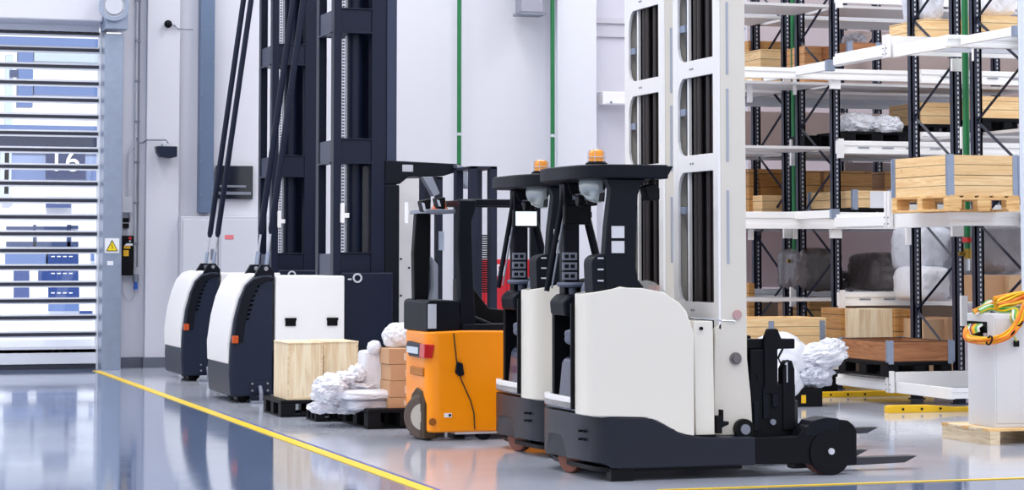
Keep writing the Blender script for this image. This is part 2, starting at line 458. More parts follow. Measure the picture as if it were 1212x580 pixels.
MB().ring((-.0, -.07, .35), 'y', .2, .15, .03).build('drum_rim', M_galv, t)

# ------------------------------------------------------------------ outside, seen through the door
YO = 44.0
def orect(a, b, c, d, Y=YO):
    x0, z1 = onY(a, b, Y); x1, z0 = onY(c, d, Y)
    return x0, x1, z0, z1
struct('ground_outside', MB().box(-20, 14, YW + .62, 70, -.2, -.02), mat('yard', (226, 230, 240), .5))
M_fac = mat('facade_white', (244, 247, 252), .7)
M_win = mat('facade_window_blue', (26, 56, 116), .5)
M_win2 = mat('facade_steel_blue', (84, 108, 156), .5)
M_win3 = mat('facade_dark', (44, 60, 98), .5)
tb = thing('building', 'white building with blue windows seen through the slatted door', 'building', (-1, YO, -.02))
def bp(name, rect, m, dep=.1, off=0):
    x0, x1, z0, z1 = rect
    return MB().box(x0 + 1, x1 + 1, -dep - off, -off, z0 + .02, z1 + .02).build(name, m, tb)
r = orect(-40, 232, 150, 433)
bp('wall', (r[0], r[1], -.02, r[3]), M_fac, .3, -.35)
bp('canopy', orect(-40, 149, 118, 160), M_win2, .6)
bp('canopy', orect(-40, 160, 118, 176), M_win3, .3)
bp('beam', orect(-40, 44, 118, 58), M_win2, .4); bp('beam', orect(38, 62, 118, 76), mat('beam_grey_green', (168, 182, 188), .5), .4)
bp('beam', orect(38, 96, 118, 115), M_win2, .4)
bp('column', orect(20, 60, 36, 128), M_win2, .4)
for rc in ((6, 66, 12, 230), (0, 176, 9, 232)): bp('column', orect(*rc), mat('pillar_pale', (190, 204, 228), .4), .2)
bp('tank', orect(10, 84, 20, 92), M_win3, .3)
for rc in ((3, 178, 118, 198),): bp('fascia', orect(*rc), mat('fascia_pale', (140, 156, 192), .5), .15)
for rc in ((0, 196, 118, 214),): bp('fascia', orect(*rc), mat('fascia_mid', (104, 122, 164), .5), .12)
for rc in ((7, 268, 39, 272), (39, 266, 42, 292), (79, 266, 83, 292), (7, 286, 92, 292), (42, 268, 80, 272), (82, 267, 92, 271)): bp('window_frame', orect(*rc), M_win3, .1)
for rc, mm in (((6, 299, 56, 313), M_win2), ((54, 298, 92, 313), M_win), ((16, 320, 34, 333), M_win), ((45, 320, 92, 333), M_win), ((16, 340, 34, 353), M_win), ((57, 340, 93, 353), M_win), ((57, 360, 93, 368), M_win2), ((94, 368, 109, 373), M_win), ((107, 300, 111, 309), M_win2)):
    bp('window', orect(*rc), mm, .08)
for k in range(4):
    for y in (303, 323, 346): bp('vent', orect(60 + k * 7, y, 64 + k * 7, y + 1.2), M_fac, .1)
bp('panel', orect(54, 233, 83, 246), M_win, .12)
sg = bp('house_number_sign', orect(52, 181, 97, 213), M_sign, .15, .3)
text('16', M_paper, tb, (onY(76.5, 190, YO - .5)[0] + 1, -.48, onY(76, 190, YO - .5)[1] + .0), .60, name='sign_number', ext=.01)
for rc in ((8, 182, 53, 190), (99, 182, 118, 190)): bp('lit_window', orect(*rc), mat('window_white', (255, 255, 255), .3, emit=.6), .12)
#==WALLTHINGS
# ------------------------------------------------------------------ fittings on the wall
YP = YW - .12
def wpt(px, py, Y=YW): x, z = onY(px, py, Y); return x, Y, z
x, y, z = wpt(198, 29, YP)
t = thing('dome_camera', 'small black round camera on the white pilaster above the loudspeaker', 'camera', (x, y, z))
MB().cyl((0, -.02, 0), 'y', .035, .04, 16).build('mount', M_greyp, t)
MB().blob((0, -.07, 0), (.055, .055, .055), 0, sub=3).build('dome', M_black, t, smooth=True)
MB().tube([(.03, -.02, 0), (.1, -.02, -.01), (.13, -.02, -.05), (.22, -.01, -.06), (.35, -.01, -.06)], .008).build('cable', M_greyp, t)
x, y, z = wpt(195, 181, YP)
t = thing('wall_loudspeaker', 'dark box loudspeaker on an arm from the wall conduit', 'loudspeaker', (x, y, z))
MB().prism([(-.15, .08), (.13, .08), (.13, -.06), (.05, -.08), (-.1, -.06), (-.14, 0)], 'y', -.25, -.06).build('housing', M_shell, t, bevel=.01)
MB().box(-.05, .06, -.15, 0, .08, .12).build('bracket', M_grey, t, bevel=.004)
MB().tube([(.04, -.12, .1), (.0, -.1, .17), (-.25, -.05, .17), (-.3, 0, .13), (-.36, 0, .13), (-.38, 0, .2)], .012).build('cable', M_greyp, t)
x0 = onY(160, 200, YW)[0]
t = thing('wall_conduit', 'pair of thin grey conduits running up the wall beside the door post', 'conduit', (x0, YW, 1.35))
MB().tube([(0, -.03, 0), (0, -.03, ZT - 1.4)], .014).build('conduit', M_grey, t)
MB().tube([(.035, -.03, 0), (.035, -.03, ZT - 1.4)], .01).build('conduit', M_greyp, t)
MB().tube([(-.09, -.03, .05), (-.09, -.03, 1.55), (-.04, -.03, 1.62), (-.02, -.03, 1.65)], .012).build('conduit', M_grey, t)
for k in range(7): MB().box(-.02, .05, -.05, -.01, .3 + k * .55, .33 + k * .55).build('clip', M_greyp, t)
def wbox(name, lab, cat, px0, py0, px1, py1, m, dep, Y=YW):
    a, zt = onY(px0, py0, Y); b, zb_ = onY(px1, py1, Y)
    t = thing(name, lab, cat, (a, Y, zb_))
    MB().box(0, b - a, -dep, 0, 0, zt - zb_).build('housing', m, t, bevel=.008)
    return t, b - a, zt - zb_
t, bw, bh = wbox('junction_box', 'pale grey junction box on the wall above the small black sockets', 'junction box', 143, 233, 155, 252, M_grey, .12)
MB().tube([(bw * .7, -.05, 0), (bw * .8, -.05, -.06), (bw * .8, -.03, -.12)], .012).build('cable', M_greyp, t)
t, bw, bh = wbox('switch_pair', 'two small black switches below the junction box', 'switch', 144.5, 258, 152, 270, M_black, .06)
MB().box(.0, bw, -.07, -.055, bh * .47, bh * .53).build('divider', M_grey, t)
t, bw, bh = wbox('door_control_panel', 'black door control panel with yellow switches beside the door post', 'control panel', 141.5, 279, 156, 326, M_black, .16)
MB().box(.03, .1, -.18, -.16, .26, .34).build('switch', mat('switch_yellow', (236, 180, 30), .4), t)
MB().box(.035, .12, -.18, -.16, .36, .40).build('switch', mat('switch_yellow', (236, 180, 30), .4), t)
MB().prism([(.04, .40), (.15, .40), (.15, .43), (.07, .43)], 'y', -.19, -.16).build('label_plate', M_paper, t)
MB().cyl((.115, -.17, .5), 'y', .02, .03, 16).build('button', M_redlens, t)
MB().cyl((.115, -.17, .46), 'y', .012, .03, 16).build('button', M_grey, t)
x, y, z = wpt(160, 338)
t = thing('power_plug', 'blue and grey power plug hanging under the wall conduit', 'plug', (x, y - .05, z))
MB().cyl((0, 0, 0), 'z', .03, .1, 16, .022).build('plug_body', M_blue, t)
MB().cyl((0, 0, .1), 'z', .04, .1, 16).build('socket', M_greyp, t)
MB().tube([(0, 0, -.05), (-.01, 0, -.12), (-.06, .02, -.2), (-.12, .02, -.18), (-.17, .02, -.08), (-.18, .03, .05), (-.17, .03, .12)], .006).build('cable', M_grey, t)
# sign on the door post
a, z1 = onY(124, 282, YW - .62); b, z0 = onY(141, 299.5, YW - .62)
t = thing('warning_sign', 'white sign with yellow warning triangle on the steel door post', 'warning sign', (a, YW - .625, z0))
W_, H_ = b - a, z1 - z0
MB().box(0, W_, -.006, 0, 0, H_).build('plate', M_paper, t)
MB().prism([(W_ * .08, H_ * .12), (W_ * .92, H_ * .12), (W_ * .5, H_ * .9)], 'y', -.010, -.006).build('triangle_border', M_char, t)
MB().prism([(W_ * .16, H_ * .17), (W_ * .84, H_ * .17), (W_ * .5, H_ * .79)], 'y', -.013, -.010).build('triangle', mat('sign_yellow', (240, 214, 20), .5), t)
MB().tube([(W_ * .5, -.014, H_ * .3), (W_ * .56, -.014, H_ * .45), (W_ * .44, -.014, H_ * .48), (W_ * .5, -.014, H_ * .62)], .004).build('symbol', M_char, t)
a, z1 = onY(127, 309, YW - .62); b, z0 = onY(134, 314, YW - .62)
tag(MB().box(a, b, YW - .626, YW - .62, z0, z1).build('paper_label', M_paper), 'small white paper label under the warning sign on the door post', 'label')

# grey electrical cabinets
a, z1 = onY(214, 255, YW - .3); b, _ = onY(246, 255, YW - .3); c_, _ = onY(280, 255, YW - .3); e_, _ = onY(296, 255, YW - .3)
for i, (p, q2, lab) in enumerate(((a, b + .14, 'pale grey wall cabinet right of the pilaster, left one of the two'), (b + .15, e_ + .35, 'pale grey wall cabinet with a red marking, right one of the two'))):
    t = thing('electrical_cabinet', lab, 'cabinet', (p, YW - .3, .0), group='grey cabinets behind the lift trucks')
    MB().box(0, q2 - p, 0, .29, .02, z1 - .01).build('body', M_grey, t, bevel=.01)
    MB().box(.03, q2 - p - .03, -.018, -.001, .1, z1 - .05).build('door', mat('cabinet_door', (204, 208, 218), .45), t, bevel=.006)
    if i: MB().box(.08, .2, -.022, -.018, z1 - .32, z1 - .26).build('red_marking', mat('faded_red', (226, 120, 130), .5), t)
    else: MB().box(q2 - p - .1, q2 - p - .06, -.03, -.018, z1 - .6, z1 - .45).build('handle', M_greyp, t)
# dark internal window
a, z1 = onY(255, 196, YW); b, z0 = onY(298, 236, YW)
t = thing('wall_screen', 'dark rectangular glass unit on the wall above the grey cabinets', 'wall unit', (a, YW, z0))
MB().box(0, b - a, -.08, 0, 0, z1 - z0).build('housing', mat('dark_glass', (30, 34, 46), .1), t, bevel=.01)
MB().box(.03, b - a - .03, -.1, -.08, .06, .1).box(.03, b - a - .1, -.1, -.08, .16, .19).build('strip', M_greyp, t)
# green sprinkler pipes on the wall
for px, lab in ((543.5, 'green vertical pipe on the white wall behind the yellow truck'), (654, 'green vertical pipe on the wall left of the white pilaster')):
    x, _ = onY(px, 100, YW - .4)
    t = thing('sprinkler_pipe', lab, 'pipe', (x, YW - .4, 0))
    MB().tube([(0, 0, 0), (0, 0, ZT)], .031, 14).build('pipe', M_green, t, smooth=True)
    MB().cyl((0, 0, 1.75), 'z', .036, .04, 14).cyl((0, 0, 3.2), 'z', .036, .04, 14).build('coupling', M_grey, t)
x, _ = onY(660, 100, YW - .35)
# duct lamp at the top, wall bracket
a, z0 = onY(617, 17, YW - .5); b, _ = onY(644, 17, YW - .5)
t = thing('heater_box', 'grey metal housing hanging high on the white wall', 'wall unit', (a, YW - .5, z0))
MB().box(0, b - a, 0, .3, .02, 1.2).build('housing', mat('brushed_metal', (160, 160, 174), .3, .6), t, bevel=.03)
MB().box(-.02, b - a + .02, -.02, .32, 0, .03).build('rim', M_greyp, t)
MB().tube([((b - a) * .5, .3, .8), ((b - a) * .5, .5, .8)], .03).build('bracket', M_greyp, t)
a, z1 = onY(714, 108, YW - .25); b, z0 = onY(790, 125, YW - .25)
t = thing('wall_bracket', 'white steel bracket beam on the wall left of the cream masts', 'bracket', (a, YW - .25, z0))
MB().box(0, b - a, .02, .1, 0, z1 - z0).build('beam', M_white, t, bevel=.01)
MB().box(.05, b - a, 0, .02, .0, .02).build('lip', M_grey, t)
MB().box(.0, .1, .1, .25, 0, z1 - z0).build('plate', M_white, t)
MB().cyl((.12, .0, .03), 'y', .015, .03, 10).build('bolt', M_greyp, t)
#==RACKS
# ------------------------------------------------------------------ pallet racking
def line_X(px, d):                      # world x,y for a sight column at distance d
    v = atd(px, HOR, d); return v.x, v.y
def upright_frame(pxn, dn, pxf, lab, ztop=5.6, pitch=1.02, ph=.3):
    X, Yn = line_X(pxn, dn); Yf = onX(pxf, HOR, X)[0]
    t = thing('rack_upright_frame', lab, 'rack upright', (X, Yn, 0))
    L = Yf - Yn
    for y in (0, L):
        p = MB()
        p.box(-.05, -.03, -.035, .035, 0.01, ztop).box(.03, .05, -.035, .035, .01, ztop).box(-.05, .05, -.035, -.03, .01, ztop)
        p.build('post', M_perf, t, loc=(0, y, 0))
        MB().box(-.07, .07, -.06, .06, 0, .012).box(-.052, .052, -.042, .042, .012, .10).build('foot', M_navy, t, loc=(0, y, 0))
    z = ph; k = 0
    while z + pitch < ztop:
        a = (0, .02 if k % 2 == 0 else L - .02, z); b = (0, L - .02 if k % 2 == 0 else .02, z + pitch * .5)
        z += pitch * .5; k += 1
        v = Vector(b) - Vector(a)
        MB().tube([a, b], .018, 4).build('brace', M_navy, t)
    return t, X, Yn, Yf
G_UF = 'navy rack uprights'
dE = 24.15
FE = upright_frame(1133.5, 23.27, 1083.5, 'navy perforated rack upright frame left of the right-hand green pipe', ph=.42)
FG = upright_frame(1216, 21.96, 1157.5, 'navy perforated rack upright frame right of the right-hand green pipe')
FC = upright_frame(989.5, 25.9, 948.5, 'navy perforated rack upright frame right of the left-hand green pipe', ph=.45)
FA = upright_frame(932, 27.15, 895.5, 'navy perforated rack upright frame left of the left-hand green pipe', ph=.2)
F3 = upright_frame(1040, 29.6, 1000, 'navy rack upright frame in the farthest row, behind the white foam pile')
F4 = upright_frame(1181, 29.3, 1119, 'navy rack upright frame in the farthest row, behind the right-hand pipe')
X2, X1 = FE[1], FC[1]

def valve_pipe(px, d, py_top, py_bot, lab, cut=None):
    X, Y = line_X(px, d)
    t = thing('sprinkler_pipe', lab, 'pipe', (X, Y, 0))
    z = atd(px, py_bot, d).z
    MB().tube([(0, 0, z), (0, 0, 5.8)], .034, 14).build('pipe', M_green, t, smooth=True)
    MB().cyl((0, 0, z - .02), 'z', .04, .1, 14).cyl((-.05, 0, z - .02), 'x', .022, .1, 12).build('valve', M_brass, t)
    MB().cyl((0, 0, z - .12), 'z', .018, .14, 10).build('nozzle', M_steel, t)
    return t, z
t, z = valve_pipe(941, 26.95, 0, 307, 'green sprinkler pipe with brass valve between the left rack uprights')
t, z = valve_pipe(1145.5, 23.05, 0, 298, 'green sprinkler pipe with red collar between the right rack uprights')
MB().cyl((0, 0, atd(1145, 284, 23.05).z), 'z', .055, .05, 16).build('red_collar', M_redlens, t)
# sprinkler pipes hang from the roof: run them down to their base only visually; a slim hanger ties them to the uprights
def beam(pxa, pxb, pyt, pyb, d, lab, m=M_shelf, group=None, plate=None, marks=False, platew=.07, xa=None, xb=None):
    A = atd((pxa + pxb) / 2, pyt, d); B = atd((pxa + pxb) / 2, pyb, d)
    Y = A.y
    x0 = onY(pxa, HOR, Y)[0] if xa is None else xa; x1 = onY(pxb, HOR, Y)[0] if xb is None else xb
    t = thing('rack_beam', lab, 'rack beam', (x0, Y, B.z), group)
    h = A.z - B.z; L = x1 - x0
    m_ = MB().box(0, L, 0, .045, 0, h); m_.box(0, L, -.012, 0, 0, h * .3).box(0, L, -.012, 0, h * .62, h)
    m_.build('beam_profile', m, t, bevel=.004)
    if plate:
        for px in plate:
            xp = onY(px, HOR, Y)[0] - x0
            MB().box(xp - platew / 2, xp + platew / 2, -.02, -.012, -h * .35, h * 1.15).box(xp - platew / 2, xp + platew / 2, -.012, .03, -h * .35, h * .98).build('connector_plate', M_white, t, bevel=.003)
    if marks:
        for k in range(4):
            MB().box(.25 + k * .3, .39 + k * .3, -.014, -.012, h * .42, h * .52).build('label_marking', M_greyp, t)
    return t
def sidewalk(*a): pass
# far row (uprights A-D): loads rest on beams at 1.0, 1.85, 2.75, 3.45, 4.35 m
beam(992, 1300, 345, 361, 25.85, 'white rack beam under the dark wrapped load, with small markings', plate=(996,), marks=True)
beam(992, 1300, 169, 184, 25.85, 'white rack beam under the white foam pile, with small markings', plate=(996,), marks=True)
beam(992, 1300, -8, 9, 25.85, 'white rack beam at the top edge right of the left-hand pipe', plate=(996,), marks=True)
beam(860, 1078, 81, 94, 25.55, 'long white rack beam crossing the left-hand pipe near the top', plate=None)
beam(860, 1078, 251, 271, 25.55, 'long white rack beam crossing below the left-hand pipe', plate=None)
for py0, py1, l in ((20, 34, 'highest'), (113, 130, 'second highest'), (182, 192, 'middle'), (269, 274, 'second lowest'), (341, 356, 'lowest')):
    beam(860, 1300, py0, py1, 28.55, 'pale grey rack beam at the back of the far row, %s of five' % l, m=M_grey)
for py0, py1, l in ((85, 101, 'upper'), (158, 172, 'lower')):
    beam(1092, 1300, py0, py1, 26.3, 'white rack beam behind the right-hand green pipe, %s one of two' % l, marks=True)
LEVELS = (1.02, 1.86, 2.74, 3.47, 4.36)
M_deck = mat('deck_grey', (206, 204, 206), .6)
def decks(fr_, lv, sides, lab):
    X_ = fr_[1]
    for z in lv:
        for sd in sides:
            x0, x1 = (X_ + .06, X_ + 2.6) if sd > 0 else (X_ - (1.15 if fr_ is FC else .75), X_ - .06)
            tag(MB().box(0, x1 - x0, 0, fr_[3] - fr_[2], -.03, 0).build('rack_shelf_deck', M_deck, loc=(x0, fr_[2], z)), lab % {1.02: 'knee-high', 1.86: 'eye-level', 2.74: 'third', 3.47: 'fourth', 4.36: 'topmost'}[z] + (' right of the upright' if sd > 0 else ' left of the upright'), 'shelf')
decks(FC, LEVELS, (1, -1), 'grey shelf deck in the far rack row, front half, %s level')
decks(FA, LEVELS, (1, -1), 'grey shelf deck in the far rack row, rear half, %s level')
decks(FE, (1.02, 2.74), (1,), 'grey shelf deck in the near rack row, rear half, %s level')
decks(FG, (1.02, 2.74), (1,), 'grey shelf deck in the near rack row, front half, %s level')
# facing connector plates below the long beams
def plate(px0, py0, px1, py1, d, lab, m=M_white, name='connector_plate'):
    A = atd(px0, py0, d); B = atd(px1, py1, d)
    x1 = onY(px1, HOR, A.y)[0]
    fr_ = min((FE, FG, FC, FA), key=lambda f: min(abs(f[1] - A.x) + abs(f[2] - A.y), abs(f[1] - A.x) + abs(f[3] - A.y)))
    return MB().box(0, x1 - A.x, 0, .04, 0, A.z - B.z).build(name, m, fr_[0], bevel=.003, loc=Vector((A.x, A.y, B.z)) - fr_[0].location)
for i, (a, b, c_, e_, d, l) in enumerate((
    (928, 91, 938, 104, 26.9, 'under the upper long beam left of the left-hand pipe'), (940, 92, 944.5, 112, 25.9, 'under the upper long beam right of the left-hand pipe'),
    (983, 93, 997, 105, 25.62, 'under the upper long beam on the nearest left upright'), (885.5, 94, 892, 121, 25.9, 'under the upper long beam beside the cream mast'),
    (928, 270, 941, 282, 26.9, 'under the middle long beam left of the left-hand pipe'), (940, 271, 944.5, 283, 25.9, 'under the middle long beam right of the left-hand pipe'),
    (983, 271, 997, 282, 25.62, 'under the middle long beam on the nearest left upright'), (887, 271, 892.5, 284, 25.9, 'under the middle long beam beside the cream mast'),
    (1127, 69, 1142, 84, 23.1, 'under the top right beam left of the right-hand pipe'), (1152, 55, 1156, 72, 22.6, 'under the top right beam right of the right-hand pipe'),
    (1127, 266, 1141, 280, 23.1, 'under the pine crate shelf left of the right-hand pipe'), (1073, 266, 1079, 290, 23.95, 'under the pine crate shelf beside the far left upright'),
    (1138, 350, 1145, 386, 23.0, 'right of the navy upright beside the cable cabinet'), (936, 165, 942, 196, 26.9, 'left of the left-hand pipe at mid height'), (936, 340, 942, 363, 26.9, 'left of the left-hand pipe above the pine crate'),
    (1138, 150, 1142, 176, 23.1, 'left of the right-hand pipe at mid height'))):
    plate(a, b, c_, e_, d, 'white connector plate ' + l)
# pull-out shelves (two telescoping sections with rails)
def pullout(pyt, pyb, lab, extra=0, rail0=None):
    """pyt/pyb: top/bottom of the front beam at d=21.75"""
    zt = atd(1160, pyt, 21.85).z; zb_ = atd(1160, pyb, 21.85).z
    Xr, Yj = line_X(1054, 23.0); Y0 = onX(990, HOR, Xr)[0]; Y2 = onX(1121, HOR, Xr)[0]
    t = thing('pull_out_shelf', lab, 'pull-out shelf', (Xr, Y2, zb_))
    h = zt - zb_; L = 2.6
    MB().box(0, .05, Yj - Y2 + .03, Y0 - Y2, 0, h + .02).box(-.02, 0, Yj - Y2, Y0 - Y2, h * .1, h * .9).build('rail', M_shelf, t, bevel=.004)
    MB().box(.02, .07, 0, Yj - Y2 - .03, -.01, h).build('rail', M_shelf, t, bevel=.004)
    MB().box(L - .05, L, 0, Y0 - Y2, 0, h).build('rail', M_shelf, t, bevel=.004)
    f = MB().box(.0, L, -.05, 0, -.0, h).box(0, L, -.062, -.05, h * .62, h).box(0, L, -.062, -.05, 0, h * .3)
    f.build('front_beam', M_shelf, t, bevel=.004)
    MB().box(.03, L, Yj - Y2 - .02, Yj - Y2 + .02, .02, h + .1).build('cross_beam', M_shelf, t, bevel=.004)
    for yy in (.3, .75): MB().box(.07, L - .05, yy, yy + .06, h * .25, h * .6).build('slat', M_grey, t)
    for dy in (-.06, .012): MB().box(-.04, .0, Yj - Y2 + dy, Yj - Y2 + dy + .045, -.01, h + .11 + extra).build('end_plate', M_white, t, bevel=.003)
    for k in range(4): MB().cyl((-.045, Yj - Y2 + (-.04 if k % 2 else .035), h * (.25 + .5 * (k // 2))), 'x', .006, .01, 8).build('bolt', M_greyp, t)
    return t, Xr, Y0, Yj, Y2, zb_, h
PU = pullout(41, 55, 'white pull-out shelf at the top right, empty and extended')
PM = pullout(251, 267, 'white pull-out shelf carrying the tall pine crate', extra=.12)
PL = pullout(460, 472, 'lowest white pull-out shelf with the brown collar on it')
for px in (1088.5, 1138):
    X_, Y_ = line_X(px, 23.45)
# upper left drawer ends with blue clips
for (pxa, pxb, d0, pyt, pyb, lab) in ((905, 980, 24.7, 72, 83, 'upper'), (905, 984, 24.6, 248.5, 258, 'middle'), (1140, 1203, 20.9, 31.5, 42, 'right')):
    Xr, Yn = line_X(pxb, d0); Yf = onX(pxa, HOR, Xr)[0]
    zt, zb_ = atd(pxb, pyt, d0).z, atd(pxb, pyb, d0).z
    t = thing('extended_shelf_rail', 'white slanting shelf rail with grey-blue end clip, %s of the three' % lab, 'shelf rail', (Xr, Yn, zb_))
    MB().box(0, .05, .03, Yf - Yn, 0, zt - zb_).build('rail', M_shelf, t, bevel=.004)
    MB().box(-.005, .09, -.03, .03, -.01, zt - zb_ + .01).build('end_clip', M_galv, t, bevel=.004)

# sheets added to carry the brown shade of the wall behind the far row
def sheet(pxa, pxb, pyt, pyb, d, lab, m=M_sheet):
    A = atd(pxa, pyt, d); B = atd(pxa, pyb, d); x1 = onY(pxb, HOR, A.y)[0]
    return tag(MB().box(0, x1 - A.x, 0, .03, 0, A.z - B.z).build('shade_sheet', m, bevel=.003, loc=(A.x, A.y, B.z)), lab, 'board')
M_sh2 = mat('sheet_mauve', (164, 146, 150), .8, var=.06, scale=1.2)
sheet(860, 1075, 131, 183, 28.68, 'large brown-grey sheet added for wall shade behind the white foam pile, upper level', M_sheet)
sheet(860, 1300, 273, 340, 28.7, 'large mauve-brown sheet added for wall shade behind the dark wrapped loads', M_sh2)
sheet(1000, 1300, 192, 255, 29.8, 'dark sheet added for wall shade behind the boxes at eye level', mat('sheet_dark', (120, 108, 108), .8))
sheet(1000, 1300, 36, 112, 29.9, 'brown sheet added for wall shade in the farthest rack row near the top', M_sheet)
sheet(860, 1140, 358, 460, 28.7, 'dark brown sheet added for wall shade behind the plywood boxes near the floor', mat('sheet_brown', (104, 84, 70), .8))

# ------------------------------------------------------------------ loads
def pallet(name_lab, cat_, X, Y, z, w, dpt, m, h=.144, group=None, rz=0, plastic=False):
    t = thing('pallet', name_lab, cat_, (X, Y, z), group, rz)
    if plastic:
        MB().box(0, w, 0, dpt, h - .035, h).build('deck', m, t, bevel=.008)
        for i in range(3):
            for j in range(3):
                bw, bd = w * .17, dpt * .15
                x = i * (w - bw) / 2; y = j * (dpt - bd) / 2
                MB().prism([(x, y), (x + bw, y), (x + bw, y + bd), (x, y + bd)], 'z', .02, h - .035).build('block', m, t, bevel=.006)
        for i in range(3):
            x = i * (w - w * .17) / 2
            MB().box(x, x + w * .17, 0, dpt, 0, .02).build('runner', m, t)
        for j in (0, 1):
            y = j * (dpt - dpt * .15)
            MB().box(w * .17, w * .83, y, y + dpt * .15, 0, .015).build('cross_runner', m, t)
    else:
        nb = 5
        for k in range(nb):
            y = k * (w - .12) / (nb - 1)
            MB().box(y, y + .12, 0, dpt, h - .022, h).build('deck_board', m, t, bevel=.003)
        for j in range(3):
            y = j * (dpt - .1) / 2
            MB().box(0, w, y, y + .1, h - .044, h - .022).build('stringer_board', m, t, bevel=.003)
            for i in range(3):
                x = i * (w - .14) / 2
                MB().box(x, x + .14, y, y + .1, .022, h - .044).build('block', m, t, bevel=.003)
        for i in range(3):
            x = i * (w - .12) / 2
            MB().box(x, x + .12, 0, dpt, 0, .022).build('bottom_board', m, t, bevel=.003)
    return t
def collar(lab, X, Y, z, w, dpt, n, m, hb=.195, clips=True, group=None, name='pallet_collar_crate', lid=False):
    t = thing(name, lab, 'crate', (X, Y, z), group)
    for k in range(n):
        b = MB(); g = .002
        b.box(0, w, 0, .02, k * hb + g, (k + 1) * hb).box(0, w, dpt - .02, dpt, k * hb + g, (k + 1) * hb)
        b.box(0, .02, .02, dpt - .02, k * hb + g, (k + 1) * hb).box(w - .02, w, .02, dpt - .02, k * hb + g, (k + 1) * hb)
        b.build('collar', m, t, bevel=.003)
    if clips:
        H_ = n * hb
        for (cx, cy) in ((0, 0), (w, 0), (0, dpt), (w, dpt)):
            sx = 1 if cx == 0 else -1; sy = 1 if cy == 0 else -1
            q = MB()
            xs = sorted((cx - sx * .006, cx + sx * .055)); ys_ = sorted((cy - sy * .006, cy))
            q.box(xs[0], xs[1], ys_[0], ys_[1], -.02, H_ + .008)
            xs = sorted((cx - sx * .006, cx)); ys_ = sorted((cy - sy * .006, cy + sy * .05))
            q.box(xs[0], xs[1], ys_[0], ys_[1], -.02, H_ + .008)
            q.tube([(cx - sx * .008, cy - sy * .008, 0), (cx - sx * .008, cy - sy * .008, H_)], .010, 8)
            q.build('corner_hinge', M_galv, t)
    if lid: MB().box(.02, w - .02, .02, dpt - .02, n * hb - .05, n * hb - .03).build('lid', m, t)
    return t
# tall pine crate, on the second section of the middle pull-out shelf
Xc, Yc = line_X(1124, 21.35)
zs = PM[5] + PM[6]
Wc = onY(1206, HOR, Yc)[0] - Xc; Dc = onX(1058, HOR, Xc)[0] - Yc
pallet('light pine pallet under the tall pine crate', 'pallet', Xc - .01, Yc - .01, zs + .0, Wc + .02, Dc + .02, M_w_pal, .15)
collar('tall pine crate of four boards with steel corner hinges on a pine pallet', Xc, Yc, zs + .14, Wc, Dc, 2, M_w_crate, .193, lid=True)
# brown collar on black pallet
Xc, Yc = line_X(1052, 22.95)
Wc = onY(1128, HOR, Yc)[0] - Xc; Dc = onX(995, HOR, Xc)[0] - Yc
zs = PL[5] + PL[6] + .0
zpal = atd(1052, 447, 22.95).z
pallet('black plastic pallet under the brown wooden collar', 'pallet', Xc - .01, Yc + .03, zpal, Wc, Dc + .03, M_bag, .15, plastic=True)
collar('single brown wooden collar crate on a black pallet, lowest shelf', Xc, Yc + .03, zpal + .15, Wc, Dc, 1, M_w_brown, .21)
# plywood boxes behind it
def pbox(lab, pxa, pyt, pxb, pyb, d, dep, m, cat_='box', name='box', group=None, tape=None, bevel=.006):
    A = atd(pxa, pyt, d); B = atd(pxa, pyb, d); x1 = onY(pxb, HOR, A.y)[0]
    zb_ = min(LEVELS, key=lambda q: abs(q - B.z))
    if abs(zb_ - B.z) < .42 and zb_ < A.z - .1: B.z = zb_
    W_ = x1 - A.x; H_ = A.z - B.z
    t = thing(name, lab, cat_, (A.x, A.y, B.z), group)
    MB().box(0, W_, 0, dep, 0, H_).build('box_body', m, t, bevel=bevel)
    if tape == 'tape': MB().box(W_ / 2 - .03, W_ / 2 + .03, -.003, .0, 0, H_).box(W_ / 2 - .03, W_ / 2 + .03, -.003, dep, H_, H_ + .002).build('tape', mat('tape_tan', (182, 144, 104), .35), t)
    if tape == 'batten': MB().box(0, .05, -.02, 0, 0, H_).box(W_ - .05, W_, -.02, 0, 0, H_).build('batten', m, t, bevel=.003)
    return t
pbox('plywood box on the lowest level, leftmost behind the brown collar', 995, 365, 1014, 425, 25.2, .5, M_w_osb)
pbox('pale plywood box behind the brown collar, second from left', 1016, 366, 1056, 428, 24.9, .5, M_w_ply)
pbox('plywood box with a dark seam behind the brown collar, third from left', 1058, 366, 1080, 428, 25.0, .5, M_w_osb, tape='batten')
pbox('tan cardboard box between the navy uprights behind the brown collar', 1093, 378, 1120, 440, 24.6, .5, M_card2)
pbox('narrow tan cardboard box left of the upright beside the cable cabinet', 1121, 376, 1132, 440, 24.6, .5, M_card)
pbox('brown plywood box behind the left braces near the floor', 958, 352, 984, 400, 26.9, .6, M_w_osb)
pbox('brown box at the foot of the cream mast behind the rack', 886, 335, 893, 396, 27.0, .5, M_w_osb)
pbox('dim cardboard box low behind the left-hand pipe', 937, 358, 956, 400, 27.4, .4, M_card)
# two large boxes at middle level, right
pbox('cardboard box beside the dark wrapped load above the cables, left one', 1164, 326, 1192, 372, 23.9, .5, M_card, tape=None)
pbox('cardboard box beside the dark wrapped load above the cables, right one', 1194, 326, 1222, 372, 23.9, .5, M_card2)
